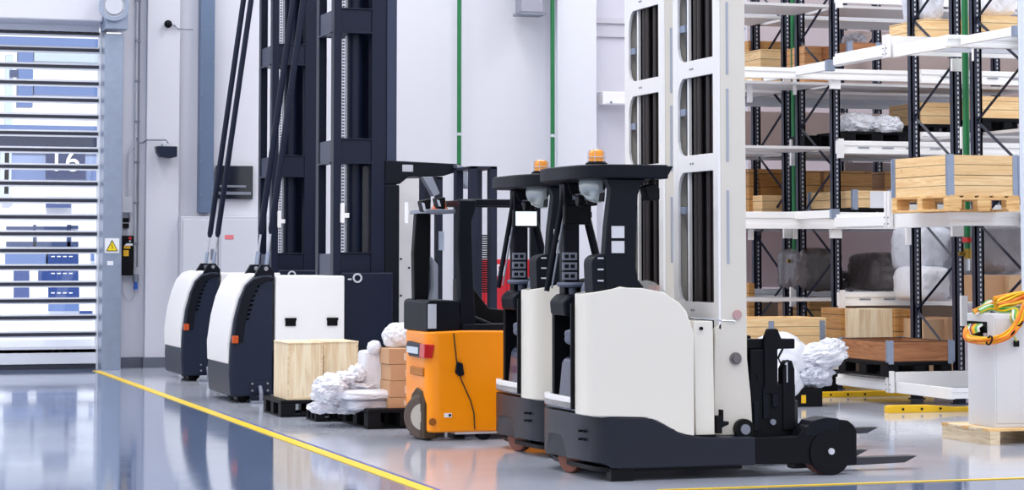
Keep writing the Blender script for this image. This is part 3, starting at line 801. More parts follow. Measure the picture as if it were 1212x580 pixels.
# middle level: osb boxes and low pine collars
pbox('brown osb box at eye level left of the left-hand pipe', 886, 200, 893, 250, 27.6, .6, M_w_osb)
pbox('brown osb box with a paper sheet, behind the left braces', 900, 200, 928, 232, 27.9, .5, M_w_osb)
pbox('brown osb box at eye level, behind the near left upright', 951, 202, 972, 232, 27.3, .5, M_w_osb)
pbox('long brown osb box at eye level right of the near left upright', 975, 202, 1033, 235, 27.6, .5, M_w_osb)
pbox('small brown osb box behind the left edge of the tall pine crate', 1047, 203, 1068, 235, 28.0, .4, M_w_osb)
def pcollar(lab, pxa, pyt, pxb, pyb, d, dep, n, m, pal=True, clip=True):
    A = atd(pxb, pyt, d)
    return A
def lowcrate(lab, pxl, pxc, pxr, pyt, pyb, d, n, m, pal_py=None):
    """near corner column pxc; left side runs away to pxl, right side along the aisle to pxr"""
    A = atd(pxc, pyt, d); B = atd(pxc, pyb, d)
    W_ = onY(pxr, HOR, A.y)[0] - A.x; D_ = onX(pxl, HOR, A.x)[0] - A.y
    zb_ = B.z
    collar(lab, A.x, A.y, zb_, W_, D_, n, m, (A.z - B.z) / n, lid=True)
    if pal_py:
        zp = atd(pxc, pal_py, d).z
        pallet('black plastic pallet under the ' + lab[:lab.index(' with')] if ' with' in lab else 'black plastic pallet under the ' + lab, 'pallet', A.x, A.y, zp, W_, D_, M_bag, zb_ - zp, plastic=True)
    return A, W_, D_, zb_
A, W_, D_, zb_ = lowcrate('low pine crate at eye level with white paper sheet beside the near left upright', 958, 1010, 1056, 225, 246, 25.75, 2, M_w_crate, 254)
x0 = onY(1030, HOR, A.y)[0]; x1 = onY(1053, HOR, A.y)[0]
tag(MB().box(x0, x1, A.y - .010, A.y - .006, atd(1030, 246, 25.75).z, atd(1030, 226, 25.75).z).build('paper_sheet', M_paper), 'white paper sheet on the front of the low pine crate', 'paper')
pbox('low pine crate between the left-hand uprights at eye level', 902, 231, 927, 250, 27.35, .5, M_w_crate)
# top level
pbox('light wooden crate near the top between the left uprights', 900, 58, 926, 80, 27.3, .6, M_w_crate)
pbox('brown board crate near the top behind the left braces', 886, 48, 927, 62, 28.0, .4, M_w_osb)
lowcrate('low orange-brown crate near the top with steel hinges by the near upright', 957, 1004, 1044, 50, 66, 26.0, 1, M_w_brown, None)
M_w_or = wood('collar_orange', (222, 172, 120), (196, 138, 88), .1)
pbox('orange-brown wooden crate near the top right of the left-hand pipe', 952, 54, 982, 74, 26.6, .5, M_w_or)
# right side: collars on black pallets
for lab, a, b, c_, d in (('low pine collar on a black pallet left of the right-hand pipe', 1090, 1129, 147, 26.4), ('low pine collar on a black pallet right of the right-hand pipe', 1163, 1225, 140, 26.2)):
    A = atd(a, c_ - 26, d); B = atd(a, c_, d); x1 = onY(b, HOR, A.y)[0]
    zb_ = atd(a, 160, d).z
    collar(lab, A.x, A.y, B.z, x1 - A.x, .8, 1, M_w_crate, A.z - B.z, lid=True, clips=False)
    pallet('black plastic pallet under the ' + lab.replace(' on a black pallet', ''), 'pallet', A.x, A.y, zb_, x1 - A.x, .8, M_bag, B.z - zb_, plastic=True)
# top right crates under film
for lab, a, b, t_, b_, d in (('pine crate at the top edge left of the right-hand pipe', 1094, 1128, 22, 46, 23.9), ('pine crate at the top right corner under clear film', 1163, 1230, 18, 38, 23.7)):
    A = atd(a, t_, d); B = atd(a, b_, d); x1 = onY(b, HOR, A.y)[0]
    collar(lab, A.x, A.y, B.z, x1 - A.x, .8, 1, M_w_crate, A.z - B.z, lid=True, clips=False)
def wrap(lab, px0, py0, px1, py1, d, dep, m, seed=1, amp=.05, p=4, cat_='wrapped load', name='wrapped_load'):
    A = atd(px0, py0, d); B = atd(px0, py1, d); x1 = onY(px1, HOR, A.y)[0]
    return tag(MB().cushion(A.x, x1, A.y, A.y + dep, B.z, A.z, amp, seed, p).build(name, m, smooth=True), lab, cat_)
wrap('clear plastic film over the pine crate at the top, left of the right-hand pipe', 1092, -30, 1128, 30, 24.0, .6, M_wrapl, 4, .09)
wrap('white plastic film over the pine crate at the top right corner', 1160, -24, 1215, 20, 23.8, .6, M_wrapw, 5, .07)
wrap('crumpled clear film on the orange-brown crate near the top', 1006, 36, 1036, 54, 26.4, .4, M_wrapl, 6, .2, 2.5)
wrap('dark shrink-wrapped pallet load right of the left-hand pipe', 948, 292, 1003, 346, 26.6, .8, M_wrapd, 7, .05, 7)
wrap('dark shrink-wrapped pallet load left of the far navy upright', 1034, 298, 1084, 346, 26.4, .8, M_wrapd, 8, .05, 7)
wrap('crumpled brown film between the two dark wrapped loads', 996, 318, 1040, 346, 27.0, .5, M_wrapd, 9, .14, 3)
wrap('translucent grey wrapped load between the navy uprights, upper one', 1088, 266, 1133, 322, 24.9, .8, M_wrapl, 10, .05, 6)
wrap('white wrapped bundle between the navy uprights, lower one', 1091, 314, 1131, 358, 24.7, .8, M_wrapw, 11, .05, 5)
wrap('grey wrapped pallet load above the cardboard boxes at the right edge', 1160, 264, 1222, 328, 24.3, .8, M_wrapg, 12, .05, 6)
wrap('bluish wrapped column load behind the right-hand valve', 1141, 308, 1162, 356, 25.2, .6, M_wrapl, 14, .05, 6)
# foam pile on black pallet
A = atd(1000, 170, 26.0)
A.z = 2.745
pallet('black plastic pallet under the white foam pile on the shelf', 'pallet', A.x, A.y, A.z, onY(1078, HOR, A.y)[0] - A.x, .75, M_bag, atd(1000, 155, 26.0).z - A.z, plastic=True)
zt = atd(1000, 156, 26.0).z
for i, (px, py, rx, rz_, l) in enumerate(((1016, 145, .22, .14, 'larger left heap'), (1048, 146, .2, .12, 'smaller right heap'))):
    X_, Y_ = line_X(px, 26.3)
    tag(MB().blob((X_, Y_, zt + rz_ * .7), (rx, .22, rz_), .2, 2.6, i + 3, flat=.7).build('foam_heap', M_wrapw, smooth=True), 'white foam wrap heap on the black pallet on the shelf, %s' % l, 'foam wrap')
# black plastic bins on the shelf between C-D
pbox('black crate with grey insert on the shelf behind the left brace', 952, 160, 984, 176, 26.6, .4, M_bag)
# big pine crate low, left of the near left upright
A = atd(978, 376, 24.6); B = atd(978, 430, 24.6)
xl = onY(880, HOR, A.y)[0]
t = thing('pine_crate', 'large pine crate behind the white foam bundle beside the black fork carriage', 'crate', (xl - .3, A.y, B.z))
w_ = A.x - xl + .3
MB().box(0, w_, 0, .02, 0, A.z - B.z).box(0, .02, .02, .7, 0, A.z - B.z).box(w_ - .02, w_, .02, .7, 0, A.z - B.z).box(.02, w_ - .02, .68, .7, 0, A.z - B.z).box(.02, w_ - .02, .02, .68, A.z - B.z - .04, A.z - B.z - .02).build('crate_walls', M_w_crate, t, bevel=.003)
xk = onY(912, HOR, A.y)[0] - xl + .3
for xx in (xk, w_ - .05): MB().box(xx - .03, xx + .03, -.01, 0, -.02, A.z - B.z - .03).build('corner_hinge', M_galv, t)
beam(900, 994, 425, 438, 24.65, 'white beam under the large pine crate')
X_, Y_ = line_X(962, 24.4)
for px in (956, 985):
    X_, Y_ = line_X(px, 24.5)
t = thing('pallet_feet', 'black support block under the white beam behind the foam bundle', 'support block', (*line_X(975, 25.0), 0))
MB().box(-.16, .16, 0, .5, 0, .2).build('block', M_bag, t, bevel=.01)
MB().box(-.16, .16, .05, .45, .2, atd(980, 438, 24.65).z).build('riser', M_bag, t)

# yellow floor rails
def yrail(pxa, pya, pxb, pyb, h, w_, lab, ramp=None):
    xa_, ya_ = onZ(pxa, pya); xb_, yb_ = onZ(pxb, pyb)
    L = xb_ - xa_
    t = thing('floor_guard_rail', lab, 'floor rail', (xa_, ya_, 0))
    prof = [(0, 0), (L, 0), (L, h * .62), (ramp + .3, h * .62), (ramp, h * .95), (.04, h), (0, h * .9)] if ramp else [(0, 0), (L, 0), (L, h), (0, h)]
    MB().prism(prof, 'y', 0, w_).build('rail_body', M_yel2, t, bevel=.008)
    for k in range(3): MB().cyl((.15 + k * .2, -.004, h * .5), 'y', .012, .01, 10).build('bolt', M_char, t)
    return t
yrail(1052, 489.5, 1300, 489.5, .075, .1, 'yellow floor rail with raised end left of the cable cabinet', ramp=.42)
yrail(968, 471, 1130, 471, .06, .1, 'yellow floor rail under the lowest pull-out shelf, nearer one')
yrail(962, 460.5, 1060, 460.5, .09, .14, 'yellow floor rail behind the foam bundle, farther one')
#==FLOORLOADS
# ------------------------------------------------------------------ white foam bundle on black crate behind the fork carriage
X_, Y_ = line_X(958, 20.6)
A = atd(918, 490, 20.9)
xg0 = onY(902, HOR, 20.4)[0]; xg1 = onY(974, HOR, 20.4)[0]
dd = 22.6
g0 = onZ(974, 481.5)
t = thing('black_bin', 'black plastic bin on the floor with a yellow label under the foam bundle', 'bin', (g0[0] - .75, g0[1], 0))
hb = .185
MB().box(0, .75, 0, .6, 0, hb).build('bin_body', M_bag, t, bevel=.01)
xl = onY(951, 470, g0[1])[0] - g0[0] + .75
MB().box(xl - .025, xl + .025, -.004, 0, .04, .12).build('label', M_yel2, t)
def fb(px, py, d, r, seed, lab, m=M_wrapw, amp=.16, fr=2.4, rot=None):
    P_ = atd(px, py, d)
    o = MB().blob((0, 0, 0), r, amp, fr, seed).build('foam_bundle', m, smooth=True, loc=P_)
    if rot: o.rotation_euler = rot
    return tag(o, lab, 'foam wrap')
dB = (Vector((g0[0] - .35, g0[1] + .3, 0)).x * _s + (g0[1] + .3) * _c)
fb(922, 424, dB, (.35, .26, .25), 1, 'domed white foam bundle behind the black fork carriage, topmost', M_wrapw, .1, 1.6)
fb(918, 452, dB - .15, (.27, .24, .22), 2, 'smooth white foam bundle low beside the fork carriage', M_wrapw, .08, 1.6)
fb(968, 422, dB, (.30, .2, .13), 3, 'long twisted white foam bundle pointing right towards the brown collar', M_wrapw, .22, 3.0, (0, R(-8), 0))
fb(956, 444, dB, (.24, .24, .14), 4, 'crumpled clear film under the long foam bundle', M_wrapl, .22, 3)
fb(984, 411, dB + .05, (.14, .14, .09), 5, 'frayed right end of the white foam bundle beside the brown collar', M_wrapw, .2, 3)

# ------------------------------------------------------------------ pair of plywood crates on the floor
Yk = onZ(345, 494)[1] + .02
xk0 = onY(340, 480, Yk)[0]; xk1 = onY(383, 480, Yk)[0]; xk2 = onY(424, 480, Yk + .12)[0]
zk = .165
zt = onY(383, 405, Yk)[1]
Dk = .62
pallet('black plastic pallet under the two plywood crates', 'pallet', xk0 - .07, Yk - .04, 0, xk2 - xk0 + .12, .8, M_bag, .16, plastic=True)
for i, (a, b, y, lab) in enumerate(((xk0, xk1 - .012, Yk, 'pale plywood crate on the black pallet, the left and nearer one'), (xk1 + .03, xk2, Yk + .14, 'pale plywood crate on the black pallet, the right and set-back one'))):
    t = thing('plywood_crate', lab, 'crate', (a, y, .16), 'plywood crates on the black pallet')
    H_ = zt - .16
    MB().box(0, b - a, 0, Dk, 0, H_ - .012).build('crate_body', M_w_ply, t, bevel=.003)
    MB().box(-.006, b - a + .006, -.006, Dk + .006, H_ - .012, H_).build('lid', M_w_ply, t, bevel=.002)
    MB().box(.0, .012, -.008, 0, 0, H_ - .012).box(b - a - .012, b - a, -.008, 0, 0, H_ - .012).box(.012, b - a - .012, -.008, 0, 0, .02).build('edge_strip', M_w_pale, t)

# ------------------------------------------------------------------ boxes and foam on the next pallet
Yq = onZ(460, 508)[1]
xq0 = onY(438, 500, Yq)[0]; xq1 = onY(490, 500, Yq)[0]
pallet('black plastic pallet under the stack of brown boxes', 'pallet', xq0 - .02, Yq, 0, xq1 - xq0 + .3, .95, M_bag, .175, plastic=True)
xb0 = onY(460, 480, Yq + .05)[0]; xb1 = onY(489, 480, Yq + .05)[0]
zs_ = [onY(462, p, Yq + .05)[1] for p in (487.5, 470.5, 451, 431.5, 412.5)]
zs_[0] = .175
for i in range(4):
    dx = (.0, .008, .014, .0)[i]
    t = thing('cardboard_box', 'brown cardboard box beside the yellow truck, %s' % ('lowest of the stack', 'second from the bottom of the stack', 'third from the bottom of the stack', 'topmost of the stack')[i], 'box', (xb0 + dx, Yq + .05, zs_[i] + .001), 'brown boxes beside the yellow truck')
    h = zs_[i + 1] - zs_[i] - .003
    MB().box(0, xb1 - xb0, 0, .34, 0, h).build('carton', M_card, t, bevel=.004)
    MB().box((xb1 - xb0) * .62, (xb1 - xb0) * .74, -.002, 0, h * .25, h * .7).build('printed_mark', mat('print_pale', (232, 214, 200), .6), t)
    MB().box(0, xb1 - xb0, .155, .185, h, h + .001).build('tape', mat('tape_tan', (182, 144, 104), .35), t)
fdist = Yq * _c + xb0 * _s
def foam(px, py, d, r, seed, lab, amp=.14, fr=2.2, m=M_wrapw, flat=None):
    P_ = atd(px, py, d)
    return tag(MB().blob((0, 0, 0), r, amp, fr, seed, flat=flat).build('foam_piece', m, smooth=True, loc=P_), lab, 'foam wrap')
foam(471, 398, fdist + .35, (.14, .12, .12), 11, 'puffy white foam piece on top of the brown boxes', .12, 2)
foam(443, 411, fdist + .35, (.065, .07, .06), 12, 'small white foam ball left of the top brown box', .1, 2)
P_ = atd(445, 458, fdist + .45)
tag(MB().cushion(P_.x - .14, P_.x + .12, P_.y - .1, P_.y + .15, P_.z - .04, atd(445, 414, fdist + .45).z, .012, 3, 10).build('foam_block', M_wrapw, smooth=True), 'upright white foam block left of the brown boxes', 'foam block')
# sheet of wrapped goods lying on pallet
a = atd(398, 468, fdist + .3)
tag(MB().cushion(a.x, onY(462, 470, a.y)[0], a.y - .35, a.y + .35, a.z - .035, a.z + .06, .03, 5, 5).build('foam_slab', M_wrapw, smooth=True), 'flat white wrapped slab left of the brown boxes', 'wrapped slab')
a = atd(405, 478, fdist + .3)
tag(MB().cushion(a.x, onY(458, 470, a.y)[0], a.y - .3, a.y + .3, a.z - .055, a.z + .055, .03, 6, 5).build('film_slab', M_wrapl, smooth=True), 'flat film-wrapped slab under the white slab', 'wrapped slab')
X_, Y_ = a.x, a.y
for i, (px, py, r, l) in enumerate(((392, 458, (.15, .18, .11), 'large foam heap left of the white slab'), (409, 447, (.11, .12, .055), 'foam roll leaning on the heap'), (422, 442, (.075, .1, .075), 'pointed foam piece beside the upright block'),
                                    (392, 468, (.17, .16, .09), 'foam piece in front of the plywood crates'), (386, 481, (.15, .14, .06), 'lowest foam piece near the floor, at the left'), (414, 482, (.18, .14, .06), 'crumpled foam piece near the floor, under the slab'),
                                    (418, 457, (.22, .2, .07), 'wide foam piece on the slab'))):
    foam(px, py, fdist + .25 + .03 * i, r, 20 + i, 'white ' + l, .22, 2.6)
pallet('black plastic pallet under the white foam heap', 'pallet', onY(377, 490, Yq + .9)[0], Yq + 1.0, 0, .5, .4, M_bag, .14, plastic=True)
#==VNA
# ------------------------------------------------------------------ very narrow aisle trucks (dark masts)
def cx(px, Y): return onY(px, HOR, Y)[0]
def vna(X0, Y0, lab, k=1, cab=False):
    t = thing('narrow_aisle_truck', lab, 'lift truck', (X0, Y0, 0))
    Wd = 1.25
    # side shell, profile rounded at the rear
    prof = [(.0, .07), (-.015, .3), (.0, .6), (.035, .85), (.09, 1.06), (.15, 1.2), (.23, 1.28), (.34, 1.305), (.44, 1.305), (.44, .07)]
    MB().prism(prof, 'y', 0, Wd).build('counterweight', M_shell, t, bevel=.03, seg=3)
    # white rear cover
    wp = [(-.022, .40), (-.028, .6), (.01, .87), (.06, 1.07), (.12, 1.215), (.2, 1.3), (.3, 1.325), (.3, 1.28), (.15, 1.15), (.1, .9), (.06, .6), (.06, .40)]
    MB().prism(wp, 'y', .07, Wd - .03).build('rear_cover', M_white, t, bevel=.012)
    # vent slots on the shoulder
    v = MB()
    for i in range(8):
        z = .84 + i * .047; x = interp([(.6, .0), (.85, .035), (1.06, .09), (1.2, .15)], z) + .055
        v.prism([(x, z), (x + .1, z + .01), (x + .1, z + .028), (x, z + .018)], 'y', -.006, .004)
    v.build('vent_slots', mat('vent_black', (4, 4, 6), .9, spec=0), t)
    # raised shoulder moulding
    sm = MB()
    pr = [(.03, .62), (.12, .62), (.15, .85), (.2, 1.05), (.27, 1.19), (.37, 1.25), (.44, 1.25), (.44, 1.28), (.34, 1.29), (.22, 1.26), (.15, 1.19), (.1, 1.06), (.055, .85)]
    sm.prism(pr, 'y', -.02, .01).build('shoulder_moulding', M_char, t, bevel=.008)
    MB().box(.01, .075, -.03, .02, .61, .69).build('indicator_lamp', M_lens, t, bevel=.01)
    # white battery cover
    MB().box(.46, 1.19, .01, Wd - .02, .52, 1.295).build('battery_cover', M_white, t, bevel=.015)
    MB().box(.46, 1.19, .03, Wd - .03, .08, .515).build('battery_bay', M_shell, t, bevel=.01)
    for xx in (.62, 1.06):
        MB().box(xx - .055, xx + .055, -.002, .012, .78, .86).box(xx - .06, xx + .06, -.012, .01, .835, .865).build('recess_handle', M_black, t, bevel=.004)
    # guide plate with bolts, drive wheel
    MB().box(.2, .4, -.015, .0, .11, .22).build('bolt_plate', M_shell, t, bevel=.004)
    for a in (.22, .38):
        for b in (.13, .20): MB().cyl((a, -.02, b), 'y', .012, .014, 10).build('bolt', M_steel, t)
    MB().tube([(.3, -.03, .17), (.3, -.09, .1), (.3, -.09, .03)], .02).build('guide_arm', M_greyp, t)
    MB().box(.2, .42, -.16, -.02, .0, .03).build('guide_shoe', M_greyp, t, bevel=.006)
    MB().cyl((.2, Wd / 2, .07), 'y', .07, Wd * .5, 24).build('drive_wheel', M_black, t)
    MB().cyl((.14, .25, .04), 'y', .04, .2, 20).build('support_wheel', M_black, t)
    # stay rods with clevises
    for yy in (.1, .62):
        MB().prism([(.24, 1.28), (.46, 1.28), (.46, 1.34), (.40, 1.41), (.32, 1.41)], 'y', yy - .04, yy + .04).build('rod_bracket', M_char, t, bevel=.006)
        MB().cyl((.37, yy - .045, 1.37), 'y', .022, .02, 14).build('pin', M_steel, t)
        b0 = Vector((.38, yy, 1.38)); dr_ = (Vector((.79, yy, 4.4)) - b0)
        q = lambda s_: b0 + dr_ * s_
        MB().tube([q(0), q(.055)], .022, 8).build('clevis', M_galv, t)
        MB().tube([q(.05), q(.12)], .012, 8).build('threaded_end', M_steel, t)
        MB().tube([q(.115), q(.13), q(1.36)], [.02, .034, .034], 14).build('stay_rod', M_vna, t, smooth=True)
    # mast
    z0, z1 = .1, 5.6
    ya, yb = .28, 1.12
    mx0 = 1.13
    P_ = [(mx0, ya), (mx0 + .40, ya)]
    def post(x0, x1, y0, y1, nm='mast_upright', m=M_vna):
        q = MB().box(x0, x1, y0, y0 + .03, z0, z1).box(x0, x1, y1 - .03, y1, z0, z1).box((x0 + x1) / 2 - .015, (x0 + x1) / 2 + .015, y0 + .03, y1 - .03, z0, z1)
        q.build(nm, m, t)
    x_b = mx0 + .41
    for (yy0, yy1) in ((ya, ya + .14), (yb - .14, yb)):
        MB().box(mx0, mx0 + .085, yy0, yy1, z0, z1).build('mast_upright', M_vna, t, bevel=.006)
        MB().box(x_b, x_b + .15, yy0, yy1, z0, z1).build('mast_upright', M_vna, t, bevel=.006)
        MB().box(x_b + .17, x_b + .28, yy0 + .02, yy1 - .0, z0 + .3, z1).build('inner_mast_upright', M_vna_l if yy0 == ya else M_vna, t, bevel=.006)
    MB().box(x_b + .15, x_b + .17, ya + .03, yb - .03, z0, z1).build('mast_web', M_vna, t)
    zz = 2.62
    for zc_ in (.25, 1.42, 2.62, 4.0, 5.3):
        hh = .13 if zc_ > 1 else .2
        MB().box(mx0 + .085, x_b, ya + .02, ya + .06, zc_ - hh, zc_ + hh * .8).box(mx0 + .07, x_b + .02, ya - .005, ya + .07, zc_ - hh - .02, zc_ - hh).box(mx0 + .07, x_b + .02, ya, ya + .07, zc_ + hh * .8, zc_ + hh * .8 + .015).build('cross_member', M_vna, t, bevel=.003)
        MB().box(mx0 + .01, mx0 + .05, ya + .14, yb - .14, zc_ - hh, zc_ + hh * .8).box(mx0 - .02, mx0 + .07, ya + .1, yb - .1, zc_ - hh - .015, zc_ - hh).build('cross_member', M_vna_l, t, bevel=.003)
        MB().box(mx0 + .085, x_b, yb - .06, yb - .02, zc_ - hh, zc_ + hh * .8).build('cross_member', M_vna, t)
    # lift cylinder and chain between the uprights
    MB().tube([(mx0 + .28, ya + .22, .3), (mx0 + .28, ya + .22, z1 - .1)], .085, 20).build('lift_cylinder', M_vna, t, smooth=True)
    MB().tube([(mx0 + .17, ya + .16, .3), (mx0 + .17, ya + .16, z1 - .1)], .014, 8).build('chrome_rod', M_steel, t)
    ch = MB()
    for i in range(150): ch.box(mx0 + .125, mx0 + .145, ya + .13, ya + .16, .5 + i * .034, .5 + i * .034 + .02)
    ch.build('lift_chain', mat('chain_grey', (96, 102, 116), .4, .4), t)
    MB().tube([(mx0 + .36, ya + .3, .3), (mx0 + .36, ya + .3, z1 - .2)], .018, 8).build('chrome_rod', M_steel, t)
    # lower chassis and round eyelet plate
    MB().box(1.2, 2.1, .12, Wd - .1, .08, .55).build('chassis', M_char, t, bevel=.02)
    MB().box(1.195, 1.75, .16, .26, .5, 1.33).build('side_plate', M_vna, t, bevel=.02)
    MB().ring((1.36, .15, 1.27), 'y', .05, .033, .02).build('eyelet', M_grey, t)
    MB().box(1.26, 1.30, .15, .17, 1.25, 1.265).build('arrow_mark', M_grey, t)
    MB().box(1.20, 1.24, .23, .27, 1.85, 2.05).box(1.24, 1.29, .23, .26, 1.9, 1.95).build('white_sensor', M_white, t, bevel=.004)
    MB().box(1.9, 1.94, .27, .28, 1.85, 2.07).build('paper_label', M_paper, t)
    if cab:
        xq = cx(456, Y0 + .25) - X0; xe_ = cx(473, Y0 + .25) - X0; xt = cx(546, Y0 + .25) - X0
        zt_ = onY(480, 190, Y0 + .25)[1]; 
        MB().box(xq, xe_, .255, .4, .3, zt_ - .26).build('cab_post', M_char, t, bevel=.015)
        MB().box(xq - .12, xe_, .4, 1.0, .3, zt_ - .05).build('cab_wall', M_dark, t)
        MB().prism([(xq, zt_), (xt, zt_ - .03), (xt, zt_ - .1), (xt - .2, zt_ - .16), (xe_ + .1, zt_ - .17), (xe_, zt_ - .25), (xq, zt_ - .25)], 'y', .25, 1.0).build('cab_roof', M_char, t, bevel=.012)
        xl = cx(482, Y0 + .25) - X0
        MB().box(xl - .06, xl + .06, .235, .25, zt_ - .12, zt_ - .045).build('dome_light', mat('frosted_grey', (176, 178, 186), .3), t, bevel=.01)
        xw = cx(507, Y0 + .3) - X0
        MB().prism([(xw - .1, zt_ - .17), (xw + .02, zt_ - .17), (xw + .1, zt_ - .35), (xw + .03, zt_ - .38)], 'y', .2, .32).build('work_light', M_greyp, t, bevel=.008)
        MB().prism([(xt - .1, zt_ - .04), (xt + .02, zt_ - .07), (xt + .03, zt_ - .3), (xt - .04, zt_ - .22)], 'y', .1, .25).build('work_light', M_greyp, t, bevel=.008)
        MB().box(xq - .1, xe_ + .75, .3, 1.0, .12, .3).build('cab_floor', M_char, t, bevel=.01)
        # white side door of the cab
    return t
Y1v = 23.1
vna(cx(274, Y1v), Y1v, 'dark-masted narrow aisle truck with white battery cover, the nearer one', cab=True)
Y2v = 27.3
vna(cx(217, Y2v), Y2v, 'dark-masted narrow aisle truck, the farther one behind the first')

# ------------------------------------------------------------------ small stackers seen between the trucks
def stacker(pxa, pxb, pyt, d, lab, white_px=None):
    A = atd(pxa, pyt, d); x1 = onY(pxb, HOR, A.y)[0]
    t = thing('pallet_stacker', lab, 'stacker', (A.x, A.y, 0))
    W_ = x1 - A.x; H_ = A.z
    for yy in (0, .5):
        MB().box(0, .075, yy, yy + .1, .08, H_).build('mast_upright', M_navy, t, bevel=.005)
        MB().box(W_ - .075, W_, yy, yy + .1, .08, H_).build('mast_upright', M_navy, t, bevel=.005)
    MB().box(0, W_, 0, .6, H_ - .03, H_).build('mast_head', M_navy, t, bevel=.005)
    MB().box(.0, W_, .0, .6, .9, .98).build('cross_member', M_navy, t)
    MB().box(-.05, W_ + .1, -.05, .65, .04, .5).build('chassis', M_char, t, bevel=.02)
    MB().cyl((.1, .0, .05), 'y', .05, .06, 20).cyl((W_, .0, .05), 'y', .05, .06, 20).build('wheel', M_black, t)
    for yy in (.1, .45): MB().box(W_ + .08, W_ + .35, yy, yy + .1, .03, .08).build('fork', M_dark, t, bevel=.005)
    return t, A
t, A = stacker(495.5, 524, 209, 25.8, 'small stacker with dark mast and white side panel behind the yellow truck')
a0 = onY(470, 303, A.y - .15)[0]; a1 = onY(496, 303, A.y - .15)[0]
z0 = onY(480, 206, A.y - .15)[1]
MB().box(a0 - A.x, a1 - A.x, -.15, .0, .1, z0 - .02).build('white_panel', M_white, t, bevel=.01)
a0 = onY(464.5, 303, A.y - .2)[0]; a1 = onY(471, 303, A.y - .2)[0]
MB().box(a0 - A.x, a1 - A.x, -.2, .0, .1, onY(465, 303, A.y - .2)[1]).build('grey_panel', M_grey, t, bevel=.006)
for px, py in ((474.5, 306.5), (484, 317), (474.5, 350), (484, 368)):
    q = onY(px, py, A.y - .15); MB().cyl((q[0] - A.x, -.155, q[1]), 'y', .012, .01, 10).build('bolt', M_char, t)
q0 = onY(490, 313, A.y - .16); q1 = onY(516, 320, A.y - .16)
MB().box(q0[0] - A.x, q1[0] - A.x, -.18, -.15, q1[1], q0[1]).build('bracket', M_char, t)
q0 = onY(487, 364, A.y - .2); q1 = onY(520, 371, A.y - .2)
MB().box(q0[0] - A.x, q1[0] - A.x, -.22, -.15, q1[1], q0[1]).build('white_handle_bar', M_white, t, bevel=.006)
q0 = onY(488, 375, A.y - .2); q1 = onY(520, 400, A.y - .2)
MB().box(q0[0] - A.x, q1[0] - A.x, -.14, .0, q1[1] - .4, q0[1]).build('drive_housing', M_greyp, t, bevel=.02)
q0 = onY(506, 325, A.y - .2)
MB().prism([(q0[0] - A.x - .05, .78), (q0[0] - A.x + .1, .78), (q0[0] - A.x + .1, 1.4), (q0[0] - A.x + .02, 1.5), (q0[0] - A.x + .03, 1.15)], 'y', -.3, -.2).build('tiller_head', M_greyp, t, bevel=.02)
t, A = stacker(557, 588.5, 196.5, 22.4, 'small stacker with dark mast standing behind the second reach truck')
sp = MB()
for i in range(26): sp.ring((.13, -.06, 1.15 + i * .022), 'z', .035, .022, .014, 14)
sp.build('coiled_hose', M_black, t)
# red container
q0 = atd(566, 307, 27.4); x1 = onY(640, HOR, q0.y)[0]
t = thing('red_bin', 'red metal container behind the second reach truck', 'container', (q0.x, q0.y, 0))
MB().box(0, x1 - q0.x, 0, .7, .3, q0.z).build('container_body', M_red, t, bevel=.01)
for k in range(5): MB().box(.08 + k * .14, .12 + k * .14, -.02, 0, .35, q0.z - .03).build('rib', M_red, t, bevel=.004)
for k in (0, 1): MB().box(.1 + k * (x1 - q0.x - .3), .2 + k * (x1 - q0.x - .3), .1, .6, 0, .3).build('leg', M_red, t)
xw = onY(592, HOR, q0.y)[0] - q0.x
MB().box(xw - .05, xw - .03, -.026, -.02, q0.z - .2, q0.z - .06).box(xw - .03, xw + .01, -.026, -.02, q0.z - .08, q0.z - .06).box(xw + .03, xw + .05, -.026, -.02, q0.z - .2, q0.z - .06).box(xw - .03, xw + .0, -.026, -.02, q0.z - .14, q0.z - .12).build('white_marking', M_paper, t)
#==YELLOW
# ------------------------------------------------------------------ yellow truck
Yy = 17.9
t = thing('yellow_tow_truck', 'yellow-orange electric truck with black cab frame beside the brown boxes', 'lift truck', (cx(483, Yy), Yy, 0))
X0 = cx(483, Yy)
def lx(px, dy=0): return cx(px, Yy + dy) - X0
def lz(py, px=530, dy=0): return onY(px, py, Yy + dy)[1]
zt, zb_ = lz(393), lz(503)
xc_ = lx(505)
# body: plan outline rounded at the rear corners; the rear-left wheel arch is not cut
xr_ = lx(506)
ol = dense(rounded([(xr_, 0, .12), (lx(600) + .5, 0, .03), (lx(600) + .5, .8, .03), (xr_ + .02, .8, .1)], 7), .06)
MB().prism(ol, 'z', lz(511), zt, fa=lambda u, v: lz(512), fb=lambda u, v: zt + interp([(0, -.005), (.5, .012), (1.4, 0)], u)).build('body', M_orange, t, bevel=.022, seg=3)
# wheel arch shade painted as a dark patch, and wheel, on the rear-left corner
def ry(px): return onX(px, HOR, X0 + xr_)[0] - Yy          # across the rear face
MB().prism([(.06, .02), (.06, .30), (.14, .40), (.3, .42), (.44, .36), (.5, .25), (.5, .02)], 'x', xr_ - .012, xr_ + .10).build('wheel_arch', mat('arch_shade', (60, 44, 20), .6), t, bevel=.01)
wc = Vector((xr_ + .05, .2, .19))
wh = MB().cyl((0, 0, 0), 'y', .19, .12, 36).build('wheel', M_rubber, t, bevel=.03, loc=wc); wh.rotation_euler = (0, 0, R(-42))
hb_ = MB().cyl((0, -.058, 0), 'y', .11, .02, 28).cyl((0, -.068, 0), 'y', .045, .03, 16).build('hub', mat('hub_grey', (186, 180, 172), .4, .3), wh)
